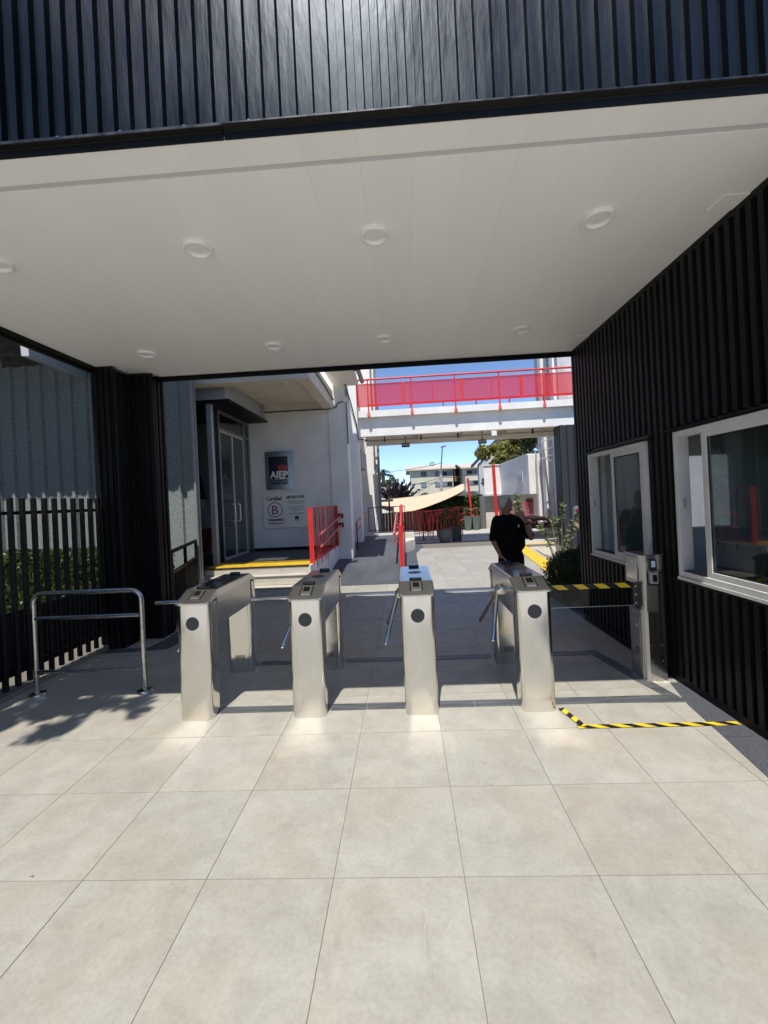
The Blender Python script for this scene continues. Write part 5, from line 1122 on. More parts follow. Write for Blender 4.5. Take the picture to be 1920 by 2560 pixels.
# ================================================================== FAR BACKGROUND
def sail_pt(px_, py_, Y): return at(px_, py_, Y)
top = [(935, 1256, 27), (974, 1247, 27.5), (1026, 1243, 28), (1081, 1235, 28.5), (1120, 1224, 29), (1140, 1217, 29.3), (1160, 1207, 29.6)]
mid = [(936, 1259, 25.5), (974, 1262, 25.5), (1026, 1261, 26), (1081, 1251, 26.8), (1120, 1238, 27.6), (1140, 1228, 28.3), (1161, 1216, 29)]
mid2 = [(936, 1261, 24.8), (974, 1268, 24.4), (1026, 1266, 24.6), (1081, 1256, 25.6), (1120, 1243, 26.6), (1140, 1232, 27.6), (1161, 1220, 28.6)]
bot = [(937, 1263, 24.5), (974, 1282, 23.6), (1026, 1281, 23.6), (1070, 1267, 24.6), (1118, 1248, 25.8), (1140, 1237, 27), (1162, 1226, 28.2)]
rows = [[at(*p) for p in r] for r in (top, mid, mid2, bot)]; nv_ = len(top); sv = [p for r in rows for p in r]
sm = MB().add(sv, [(r*nv_+i, r*nv_+i+1, (r+1)*nv_+i+1, (r+1)*nv_+i) for r in range(3) for i in range(nv_-1)], True)
t = thing('shade_sail', at(1026, 1262, 26), 'beige fabric shade sail stretched towards the slanting red post', 'shade sail')
o = sm.build('cloth', 'sail_cloth', t); md = o.modifiers.new('sub', 'SUBSURF'); md.levels = md.render_levels = 2; md = o.modifiers.new('solid', 'SOLIDIFY'); md.thickness = 0.015
MB().tube([at(1161, 1217, 29), at(1172, 1212, 28)], 0.02, 6).build('rope', 'flag_white', t)
def slant_post(p0, p1, Y, w, nm, lab):
    a, b2 = at(p0[0], p0[1], Y), at(p1[0], p1[1], Y); t = thing(nm, a, lab, 'post'); MB().bar(a, b2, w, w).build('shaft', 'red_paint', t); MB().bar(a, a+(b2-a).normalized()*0.08, w*2.2, w*2.2).build('foot_plate', 'dark_red', t); return t
slant_post((1244, 1325), (1233, 1162), 20.3, 0.13, 'sail_post', 'tall thick red post in front of the white annex')
slant_post((1180, 1300), (1169, 1195), 28.0, 0.13, 'sail_post', 'slanting red post holding the corner of the shade sail')
slant_post((949, 1335), (945, 1268), 21, 0.10, 'sail_post', 'dark red post near the far end of the ramp')
# pergola and low hall behind the landing
pg_ = thing('pergola', at(950, 1265, 22), 'dark flat pergola roof at the head of the ramp', 'pergola')
a, b2 = at(928, 1262, 22), at(975, 1253, 22); MB().box(a.x, b2.x+0.1, 21.6, 24.5, b2.z-0.02, b2.z+0.10).build('roof', 'dark_roof', pg_)
for px_ in (936, 975): p = at(px_, 1300, 22); MB().box(p.x-0.04, p.x+0.04, 21.96, 22.04, -1.1, b2.z-0.021).build('post', 'black_metal', pg_)
hh = thing('low_hall', at(945, 1240, 34), 'low white hall with dark roof band left of the purple tree', 'building')
a, b2 = at(915, 1252, 34), at(985, 1232, 34); MB().box(a.x, b2.x+1, 34, 40, -1.2, b2.z).build('wall', 'white_paint', hh); MB().box(a.x-0.2, b2.x+1.2, 33.8, 40, b2.z+0.001, b2.z+0.5).build('roof', 'galvanised', hh)
wf = thing('wood_fence', at(960, 1310, 26), 'brown vertical board fence behind the red railings', 'fence')
x0_, x1_ = at(925, 1300, 26).x, at(1050, 1300, 26).x; x = x0_
zt_ = at(960, 1282, 26).z
while x < x1_: MB().box(x, x+0.18, 26, 26.03, -1.2, zt_+random.uniform(-0.03, 0.03)).build('board', 'wood_brown', wf); x += 0.19
# apartments
def apartments(px0, px1, pye, pyr, Y, lab, wins, depth=9, side=None):
    a = at(px0, pye, Y); b2 = at(px1, pye, Y); ze = a.z; zr_ = at((px0+px1)/2, pyr, Y+depth/2).z; t = thing('apartment_block', (a.x, Y, -1.2), lab, 'apartment block', 'apartment blocks')
    MB().box(a.x, b2.x, Y, Y+depth, -1.2, ze).build('wall', 'apartment_wall', t)
    MB().prism([(Y-0.5, ze-0.05), (Y+depth/2, zr_), (Y+depth+0.5, ze-0.05), (Y+depth+0.5, ze+0.12), (Y+depth/2, zr_+0.18), (Y-0.5, ze+0.12)], a.x-0.6, b2.x+0.4, 'x').build('roof', 'roof_tile', t)
    MB().prism([(Y, ze-0.06), (Y+depth/2, zr_-0.02), (Y+depth, ze-0.06)], a.x+0.01, b2.x-0.01, 'x').build('gable', 'apartment_wall', t)
    for (u0, u1, v0, v1, kind) in wins:
        p, q = at(u0, v1, Y-0.05), at(u1, v0, Y-0.05)
        w_ = MB().box(p.x, q.x, Y-0.06, Y-0.001, p.z, q.z).build('window', 'aluminium', t); nn = max(1, round((u1-u0)/13))
        for i in range(nn):
            xa_, xb_ = p.x+(q.x-p.x)*i/nn+0.06, p.x+(q.x-p.x)*(i+1)/nn-0.06
            MB().box(xa_, xb_, Y-0.07, Y-0.061, p.z+0.06, q.z-0.06).build('pane', ('curtain_blue' if (i+kind) % 2 else 'window_dark'), w_)
    for dz in (0.36, 0.68): MB().box(a.x+0.02, b2.x-0.02, Y-0.03, Y-0.0012, ze*dz-0.08, ze*dz+0.04).build('string_course', 'concrete', t)
    return t
apartments(1026, 1132, 1177, 1165, 60, 'left cream apartment block with three storeys under a pale roof', [(1052, 1066, 1178, 1192, 0), (1087, 1104, 1178, 1191, 1), (1106, 1131, 1177, 1190, 0), (1053, 1066, 1205, 1219, 1), (1088, 1101, 1204, 1218, 1), (1104, 1131, 1203, 1217, 1), (1054, 1068, 1232, 1244, 0), (1088, 1104, 1231, 1244, 0)])
apartments(1162, 1235, 1171, 1160, 57, 'right cream apartment block partly behind the large olive tree', [(1167, 1195, 1174, 1186, 0), (1168, 1197, 1200, 1213, 1), (1168, 1200, 1227, 1240, 0)])
st_ = thing('stair_tower', at(1140, 1200, 62), 'shadowed open stair tower between the two cream apartment blocks', 'stair tower')
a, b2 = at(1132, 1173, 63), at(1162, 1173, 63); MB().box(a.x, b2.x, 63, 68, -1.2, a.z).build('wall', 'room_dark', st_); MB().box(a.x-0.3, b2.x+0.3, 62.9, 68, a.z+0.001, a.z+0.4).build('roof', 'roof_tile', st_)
for k_ in range(2): MB().box(a.x, b2.x, 62.7, 62.9, 1.2+2.8*k_, 2.0+2.8*k_).build('landing_wall', 'wood_brown', st_)
gs = thing('gabled_house', at(1200, 1150, 48), 'grey gabled wall rising behind the olive tree', 'building')
a, b2 = at(1197, 1160, 48), at(1290, 1160, 48); MB().prism([(a.x, -1.2), (b2.x, -1.2), (b2.x, a.z+4.4), (a.x, a.z)], 48, 49, 'y').build('wall', 'grey_render', gs); MB().prism([(a.x-0.7, a.z-0.35), (b2.x, a.z+4.41), (b2.x, a.z+4.7), (a.x-0.7, a.z)], 47.7, 49.2, 'y').build('roof', 'dark_roof', gs)
sh = thing('small_roof', at(1060, 1240, 40), 'low brown roofs just above the hedge under the sail', 'roof')
for (u0, u1, v, Yq) in ((1040, 1090, 1238, 40), (1150, 1215, 1236, 38)):
    a, b2 = at(u0, v+8, Yq), at(u1, v+8, Yq); MB().prism([(a.x, a.z), (b2.x, b2.z), ((a.x+b2.x)/2, a.z+0.55)], Yq, Yq+5, 'y').build('roof', 'eave_brown', sh); MB().box(a.x+0.3, b2.x-0.3, Yq+0.1, Yq+4.9, -1.2, a.z-0.002).build('wall', 'wood_brown', sh)
# lamp pole and wires
lp = thing('street_lamp', at(1103, 1240, 45), 'tall street lamp with single head on a concrete pole', 'street lamp')
MB().tube([at(1104, 1262, 45), at(1102, 1172, 45)], 0.16, 10, radii=[0.19, 0.13]).build('concrete_pole', 'concrete', lp); MB().tube([at(1102, 1180, 44.8), at(1106, 1118, 44.8)], 0.07, 8).build('pole', 'pole_grey', lp)
h0 = at(1106, 1117, 44.8); MB().obox(h0+Vector((0.12, 0, 0.02)), (0.28, 0, 0.04), (0, 0.12, 0), (-0.01, 0, 0.06)).build('lamp_head', 'pole_grey', lp)
def wire(p, q, Y, sag, lab):
    a, b2 = at(p[0], p[1], Y), at(q[0], q[1], Y); pts = [a*(1-u)+b2*u-Vector((0, 0, sag*4*u*(1-u))) for u in np.linspace(0, 1, 12)]
    return tag(MB().tube(pts, 0.028, 5).build('power_line', 'wire'), lab, 'cable', 'overhead power lines')
wire((905, 1182), (1102, 1158), 45, 0.25, 'upper overhead power line running to the street lamp'); wire((1000, 1215), (1102, 1193), 45, 0.2, 'middle overhead power line crossing the cream block'); wire((1102, 1193), (1190, 1182), 45, 0.2, 'power line running right from the street lamp pole'); wire((960, 1270), (1102, 1196), 44.5, 0.2, 'slanting service cable below the other power lines')
tt = MB().tube([at(1080+9*math.cos(a)*0.55, 1160+4*math.sin(a), 44.7) for a in np.linspace(0, 2*PI, 14)], 0.05, 6).build('cable_coil', 'wire', lp)

# ================================================================== VEGETATION
def tree(name, base, cr, R, n, size, mat, lab, trunk_r=0.12, ncl=22, seed=0, cat='tree', grp=None, bark='bark', flat=0.9, clr=0.33, limbs=6, shell=0.3):
    t = thing(name, base, lab, cat, grp); B = Vector(base); Cc = Vector(cr); bl = clumps(cr, R, ncl, clr*min(R), seed, flat)
    leaves('crown', blob_pts(n, bl, shell), size, mat, t)
    rs = random.Random(seed); mb = MB(); m_ = B.lerp(Cc, 0.55)
    mb.tube([B, B.lerp(m_, 0.5)+Vector((rs.uniform(-.1, .1), 0, 0)), m_, Cc], trunk_r, 10, radii=[trunk_r*1.3, trunk_r, trunk_r*0.8, trunk_r*0.35])
    for i in range(limbs):
        q = bl[i % len(bl)]; mb.tube([m_, (m_+Vector(q[:3]))/2+Vector((0, 0, -0.1*R[2])), Vector(q[:3])], trunk_r*0.3, 7, radii=[trunk_r*0.5, trunk_r*0.3, trunk_r*0.1])
    mb.build('trunk', bark, t); return t
def hedge(name, x0, x1, y0, y1, z0, z1, n, size, mat, lab, cat='hedge'):
    t = thing(name, ((x0+x1)/2, (y0+y1)/2, z0), lab, cat)
    p = np.random.rand(n, 3); e_ = np.random.rand(n)
    f = np.random.randint(0, 5, n); q = p.copy(); k = (np.random.rand(n)**2)*0.25
    q[f == 0, 2] = 1-k[f == 0]; q[f == 1, 1] = k[f == 1]; q[f == 2, 0] = k[f == 2]*0.3; q[f == 3, 0] = 1-k[f == 3]*0.3; q[f == 4, 1] = 1-k[f == 4]
    P_ = np.stack([x0+(x1-x0)*q[:, 0], y0+(y1-y0)*q[:, 1], z0+(z1-z0)*q[:, 2]], 1)
    P_ += np.random.normal(size=P_.shape)*0.02; P_[:, 2] += 0.05*np.sin(P_[:, 0]*3.1)*np.sin(P_[:, 1]*2.3+1)*(q[:, 2])
    leaves('foliage', P_, size, mat, t); MB().box(x0+0.08, x1-0.08, y0+0.10, y1-0.08, z0, z1-0.12).build('inner_twigs', 'leaf_bush', t); return t
hedge('clipped_hedge', -9.5, -4.05, 5.75, 6.5, 0.05, 1.19, 42000, 0.036, 'leaf_hedge', 'clipped green hedge behind the black slat fence')
hedge('ivy_hedge', at(1040, 1300, 28.5).x, at(1209, 1300, 28.5).x, 28.5, 29.7, -1.2, at(1140, 1243, 28.5).z, 17000, 0.13, 'leaf_ivy', 'dark glossy green hedge below the shade sail', 'hedge')
c = at(1268, 1158, 38); tree('olive_tree', (c.x+0.3, 38, -1.2), (c.x+0.2, 38, c.z+0.0), (3.3, 2.6, 3.3), 19000, 0.17, 'leaf_olive', 'large yellow green tree rising behind the white annex', 0.22, 40, 3, clr=0.30)
c = at(1325, 1150, 34); tree('dark_tree', (c.x, 34, -1.2), (c.x, 34, c.z+0.4), (1.3, 1.3, 2.0), 4200, 0.15, 'leaf_dull', 'darker green tree between the olive tree and the tall block', 0.14, 12, 5, clr=0.45)
c = at(994, 1226, 32); 
t = thing('plum_tree', (c.x, 32, -1.2), 'spiky dark purple leaved tree left of the apartment blocks', 'tree')
pts = []; dirs = []
rs_ = np.random.RandomState(5)
for i in range(70):
    a_ = rs_.uniform(-1.05, 1.05); b_ = rs_.uniform(-0.5, 0.5); L_ = rs_.uniform(1.1, 2.1); d_ = np.array([math.sin(a_), math.sin(b_)*0.6, math.cos(a_)]); d_ /= np.linalg.norm(d_); s_ = np.array([c.x, 32, c.z-1.1])
    for q in range(60): u = rs_.rand()**0.7; pts.append(s_+d_*L_*u+rs_.normal(size=3)*0.09*(1.2-u)); dirs.append(d_)
leaves('crown', np.array(pts), 0.085, 'leaf_plum', t, elong=2.2, dirs=np.array(dirs), jitter=0.5); MB().tube([(c.x, 32, -1.2), (c.x, 32, c.z-0.2)], 0.1, 8, radii=[0.13, 0.05]).build('trunk', 'bark', t)
c = at(955, 1208, 42); tree('round_tree', (c.x, 42, -1.2), (c.x-0.3, 42, c.z), (2.4, 2, 1.15), 4500, 0.13, 'leaf_dull', 'dusty green tree mass behind the low hall', 0.15, 16, 8, clr=0.5)
c = at(958, 1188, 48); t = thing('palm_tree', (c.x, 48, -1.2), 'small palm crown poking above the dusty green tree', 'palm')
MB().tube([(c.x, 48, -1.2), (c.x, 48, c.z)], 0.2, 8).build('trunk', 'bark', t)
pts = []; dirs = []
for k_ in range(26):
    a_ = k_*2.399; e0 = rs_.uniform(0.1, 1.2)
    for q in range(26):
        u = q/25*1.35; d_ = np.array([math.cos(a_)*math.cos(e0), math.sin(a_)*math.cos(e0), math.sin(e0)]); pp = np.array([c.x, 48, c.z])+d_*u+np.array([0, 0, -0.35*u*u]); sd = np.array([-math.sin(a_), math.cos(a_), 0.0])
        for s_ in (-1, 1): pts.append(pp+sd*s_*0.09); dirs.append(d_*0.7+sd*s_*0.7)
leaves('fronds', np.array(pts), 0.06, 'leaf_dull', t, elong=4.0, dirs=np.array(dirs), jitter=0.15)
# street tree behind the camera on the left: casts the dappled shade on the floor
tree('street_tree', (-5.9, -1.2, 0), (-4.05, 0.74, 5.9), (1.50, 0.52, 0.62), 9000, 0.048, 'leaf_dull', 'leafy tree left behind the viewer throwing dappled shade', 0.10, 46, 17, clr=0.30, shell=0.1, limbs=0)
tree('street_tree', (-8.2, -1.0, 0), (-7.9, 0.5, 5.7), (2.7, 1.4, 1.6), 12000, 0.075, 'leaf_dull', 'wide leafy tree added farther left behind the viewer, blocking sky and shading the slat fence', 0.2, 30, 18, clr=0.55, shell=0.1)  # unseen crown added to keep sky light off the sheet fence
# round bush and oleander behind the booth
t = thing('round_bush', (2.72, 6.75, 0), 'dark round clipped bush at the far corner of the booth', 'bush')
leaves('foliage', blob_pts(17000, [(2.70, 6.85, 0.41, 0.44, 0.43, 0.37), (2.97, 6.95, 0.60, 0.24, 0.26, 0.30)], 0.88), 0.020, 'leaf_bush', t); MB().ball((2.76, 6.87, 0.40), 0.35, 0.34, 0.28).build('inner_twigs', 'bark', t)
tag(MB().prism([(2.44, 5.9), (2.36, 6.6), (2.34, 7.3), (2.5, 8.2), (3.3, 8.3), (5.0, 8.3), (5.0, 5.9)], -0.003, 0.012).build('planting_bed', 'soil'), kind='structure')
rk = thing('rock', (2.50, 6.28, 0.012), 'dark flat rock beside the bush in the planting bed', 'rock'); o = MB().ball((2.54, 6.28, 0.05), 0.16, 0.11, 0.07, 10, 6).build('stone', 'granite', rk)
t = thing('oleander', (2.86, 7.35, 0.01), 'tall thin oleander with narrow leaves and one pink flower', 'shrub')
YO = 0.45
stems = [((2.62, 7.3), (1362, 1330)), ((2.70, 7.4), (1352, 1318)), ((2.78, 7.3), (1405, 1268)), ((2.84, 7.4), (1388, 1300)), ((2.92, 7.35), (1430, 1320)), ((2.98, 7.4), (1443, 1285)), ((2.88, 7.3), (1412, 1345)), ((2.7, 7.3), (1375, 1290))]
pts = []; dirs = []; sm = MB()
for (bx_, by_), (u, v) in stems:
    by_ += YO; tip = at(u, v, by_+rs_.uniform(-0.15, 0.15)); b0 = Vector((2.78+(bx_-2.8)*0.35, by_, 0.3)); m_ = b0.lerp(tip, 0.5)+Vector((0.02, 0, 0.03)); sm.tube([b0, m_, tip], 0.009, 6, radii=[0.011, 0.008, 0.004])
    for z_ in np.linspace(0.62, 1.0, 7):
        c_ = b0.lerp(tip, float(z_)); ax_ = (tip-b0).normalized()
        for q in range(16 if z_ > 0.9 else 4):
            d_ = np.array(ax_)*rs_.uniform(0.1, 0.9)+rs_.normal(size=3)*0.6; d_ /= np.linalg.norm(d_); pts.append(np.array(c_)+d_*0.045); dirs.append(d_)
sm.build('stems', 'stem', t); leaves('foliage', np.array(pts), 0.024, 'leaf_oleander', t, elong=5.0, dirs=np.array(dirs), jitter=0.12)
c = at(1443, 1275, 7.3); leaves('flower', blob_pts(14, [(c.x, c.y, c.z, 0.025, 0.02, 0.025)], 0.1), 0.03, 'petal_pink', t)
c = at(1297, 1265, 12.5); t = thing('thin_shrub', (c.x, 12.6, 0), 'thin leafy shrub showing just past the face of the man in black', 'shrub')
leaves('foliage', blob_pts(330, [(c.x, 12.6, c.z-0.05, 0.11, 0.12, 0.45)], 0.05), 0.05, 'leaf_oleander', t, elong=2.4); MB().tube([(c.x, 12.6, 0), (c.x, 12.6, c.z)], 0.014, 6).build('stem', 'stem', t)

# ================================================================== SHEET FENCE, ROOFS (left, behind)
sf = thing('sheet_fence', (-8, 8.0, 0.4), 'grey ribbed mesh sheet fence behind the hedge, sunlit below and shaded above', 'fence')
x = -12.0
pitch = 0.305
while x < -4.08:
    mb = MB(); a, b2 = x, min(x+pitch*3, -4.06); z0, z1 = 0.42, 4.72
    prof = []
    q = a
    while q < b2-1e-6:
        e_ = min(q+pitch, b2); prof += [(q, 0.0), (q+0.02, -0.05), (q+0.075, -0.05), (q+0.095, 0.0)]; q = e_
    prof = [p for p in prof if p[0] <= b2]+[(b2, 0.0)]; n_ = len(prof)
    mb.add([(p[0], 8.0+p[1], z0) for p in prof]+[(p[0], 8.0+p[1], z1) for p in prof], [(i, i+1, n_+i+1, n_+i) for i in range(n_-1)])
    mb.build('fence_sheet', 'poly_sheet', sf); x += pitch*3
for x in (-12, -10, -8, -6, -4.04): MB().box(x-0.03, x+0.03, 8.03, 8.09, 0.0, 4.75).build('post', 'poly_fence_post', sf)
for z in (1.0, 2.6, 4.2): MB().box(-12, -4.05, 8.04, 8.08, z-0.03, z+0.03).build('rail', 'poly_fence_post', sf)
bevel(MB().box(-4.045, -4.00, 7.93, 7.975, 0.30, 4.75).build('end_post', 'poly_fence_post', sf), 0.003, 1)
tag(MB().box(-12, -4.02, 7.9, 8.12, 0.0, 0.415).build('plinth_wall', 'concrete'), 'low concrete plinth wall under the mesh sheet fence', 'low wall')
bf = thing('black_gate', (-3.7, 6.5, 0), 'low black metal railing gate between the column and the steps', 'gate')
p0, p1 = Vector((-3.42, 5.95, 0)), Vector((-4.02, 7.85, 0)); d = (p1-p0)
for z, w in ((1.13, 0.05), (0.82, 0.04), (0.10, 0.04)): MB().bar(p0+Vector((0, 0, z)), p1+Vector((0, 0, z)), 0.04, w).build('rail', 'black_metal', bf)
for u in (0.0, 0.5, 1.0): MB().bar(p0+d*u, p0+d*u+Vector((0, 0, 1.15)), 0.04, 0.04).build('post', 'black_metal', bf)
for k_ in range(1, 17): c_ = p0+d*(k_/17); MB().bar(c_+Vector((0, 0, 0.10)), c_+Vector((0, 0, 0.82)), 0.018, 0.018).build('bar', 'black_metal', bf)
t = thing('small_shrub', (-4.2, 6.9, 0), 'small leafy shrub behind the black railing gate', 'shrub'); leaves('foliage', blob_pts(1500, [(-4.35, 7.0, 0.75, 0.30, 0.4, 0.55)], 0.3), 0.035, 'leaf_bush', t); MB().tube([(-4.35, 7.0, 0), (-4.35, 7.0, 0.9)], 0.02, 6).build('stem', 'stem', t)
# corrugated lean-to roof over fence and porch; one missing sheet lets a patch of sun through
rf = thing('corrugated_roof', (-6, 7.4, 5.1), 'corrugated lean-to roof on steel beams above the fence and porch', 'roof')
def roof_piece(xa_, xb_, ya_, yb_):
    n_ = max(6, int((xb_-xa_)/0.076*4)); vs = []
    for y_ in (ya_, yb_):
        for i in range(n_+1): x_ = xa_+(xb_-xa_)*i/n_; vs.append((x_, y_, 5.13+0.02*math.sin(2*PI*x_/0.15)+0.01*(y_-6.5)))
    MB().add(vs, [(i, i+1, n_+2+i, n_+1+i) for i in range(n_)], True).build('roof_sheet', 'underside_dark', rf)
roof_piece(-12.5, -3.75, 6.5, 9.4)
roof_piece(-3.75, -3.05, 6.84, 6.98); roof_piece(-3.75, -3.05, 7.42, 9.4); roof_piece(-3.05, -1.85, 6.84, 9.4)
for x_ in (-9.5, -6.3, -4.45): MB().box(x_-0.05, x_+0.05, 6.55, 9.3, 4.88, 5.06).build('beam', 'galvanised', rf)
for y_ in (6.7, 8.2): MB().box(-12.4, -1.9, y_-0.04, y_+0.04, 5.0, 5.09).build('purlin', 'underside_dark', rf)
for x_ in (-12.0, -8.2): MB().box(x_-0.05, x_+0.05, 8.2, 8.3, 0.0, 5.0).build('post', 'poly_fence_post', rf)
a, b2 = at(57, 876, 6.9), at(212, 930, 7.0)
sbm = thing('steel_beam', (-6.4, 6.9, 4.4), 'grey steel beam with its sunlit end coloured white under the lean-to roof', 'beam')
p0 = atz(66, 875, 4.35); 
q0, q1 = at(62, 876, 6.2), at(208, 936, 7.9)
MB().bar(q0, q1, 0.10, 0.17).build('web', 'galvanised', sbm); MB().bar(q0-(q1-q0).normalized()*0.006, q0, 0.102, 0.172).build('lit_end', 'white_pvc', sbm)  # white plate stands in for sunlight on the grey beam's end
for u in (0.12, 0.88): c_ = q0.lerp(q1, u); MB().bar(c_+Vector((0, 0, 0.08)), Vector((c_.x, c_.y, 5.0)), 0.07, 0.07).build('hanger', 'galvanised', sbm)
# neighbour house glimpsed top left
nh = thing('neighbour_house', (-13, 11, 0), 'dark upper storey with a blue window glimpsed at the upper left', 'building')
a, b2 = at(-60, 905, 11), at(62, 842, 11); MB().box(a.x-3, b2.x, 11, 14, 0, b2.z).build('wall', 'black_metal', nh)
p, q = at(-50, 882, 10.98), at(44, 848, 10.98); wn = MB().box(p.x, q.x, 10.95, 10.999, p.z, q.z).build('window', 'aluminium', nh); MB().box(p.x+0.06, q.x-0.06, 10.94, 10.949, p.z+0.05, q.z-0.05).build('pane', 'dark_glass', wn)
lh = thing('sky_block_house', (-18, 2, 0), 'tall plain house block added out of view on the far left to block sky light', 'building'); MB().box(-22, -14, -9, 9, -1.2, 11).build('wall', 'apartment_wall', lh); MB().box(-22.3, -13.7, -9.3, 9.3, 11.001, 11.4).build('roof', 'dark_roof', lh)  # unseen block added to darken the sheet fence by hiding sky
tree('street_tree', (-9.5, -8.5, 0), (-9.5, -8.5, 6.5), (4.2, 2.4, 4.0), 9000, 0.16, 'leaf_dull', 'tall tree added out of view behind the viewer on the far left to block sky light', 0.25, 26, 28, clr=0.6)  # unseen tree added to hide low sky from the sheet fence
# buildings and trees across the street behind the viewer: reflected in glass and steel
ob = thing('street_house', (-6, -24, 0), 'long low pale house across the street behind the viewer', 'building'); MB().box(-22, 9, -30, -23, -1.2, 4.2).build('wall', 'apartment_wall', ob); MB().box(-22.4, 9.4, -30.3, -22.6, 4.201, 4.6).build('roof', 'roof_tile', ob)
tree('street_tree', (6.5, -17, -0.4), (6.5, -17, 4.4), (2.6, 2.4, 2.0), 3500, 0.20, 'leaf_dull', 'street tree standing on the right across the street', 0.2, 14, 6, clr=0.5)

# ================================================================== PEOPLE
def chain(mb, pts, radii, n=14, flat=1.0):
    mb.tube(pts, 1, n, radii=radii); mb.ball(pts[0], radii[0], radii[0], radii[0], n, 8); mb.ball(pts[-1], radii[-1], radii[-1], radii[-1], n, 8); return mb
def ell_loft(mb, secs, n=22):
    """secs: (cx,cy,cz,rx,ry) stacked upwards"""
    mb.loft([[(cx+rx*math.cos(2*PI*k/n), cy+ry*math.sin(2*PI*k/n), cz) for k in range(n)] for cx, cy, cz, rx, ry in secs]); return mb
def organic(o, vox=0.008, sm=4):
    m1 = o.modifiers.new('remesh', 'REMESH'); m1.mode = 'VOXEL'; m1.voxel_size = vox; m1.use_smooth_shade = True
    m2 = o.modifiers.new('smooth', 'SMOOTH'); m2.factor = 0.5; m2.iterations = sm; return o
def fingers(mb, palm, dirv, spread, side, curl, L_=0.075, r=0.0085):
    """palm point, direction of the fingers, spread axis, curl axis"""
    d = Vector(dirv).normalized(); s = Vector(spread).normalized(); c_ = Vector(curl).normalized()
    for i, (o_, l) in enumerate(((-0.030, 0.90), (-0.010, 1.0), (0.011, 0.95), (0.030, 0.78))):
        p = Vector(palm)+s*o_; k1 = p+d*L_*0.45*l+c_*0.006; k2 = k1+(d*0.8+c_*0.6).normalized()*L_*0.33*l; k3 = k2+(d*0.45+c_*0.9).normalized()*L_*0.25*l
        mb.tube([p-d*0.02, k1, k2, k3], r, 8, radii=[r*1.1, r, r*0.92, r*0.75]); mb.ball(k3, r*0.75, r*0.75, r*0.75, 8, 5)
    q = Vector(palm)+s*side*0.036-d*0.045; k1 = q+(s*side*0.7+d*0.8).normalized()*0.032; k2 = k1+(s*side*0.15+d+c_*0.4).normalized()*0.028
    mb.tube([q-s*side*0.015, k1, k2], r, 8, radii=[r*1.4, r*1.1, r*0.8]); mb.ball(k2, r*0.8, r*0.8, r*0.8, 8, 5)
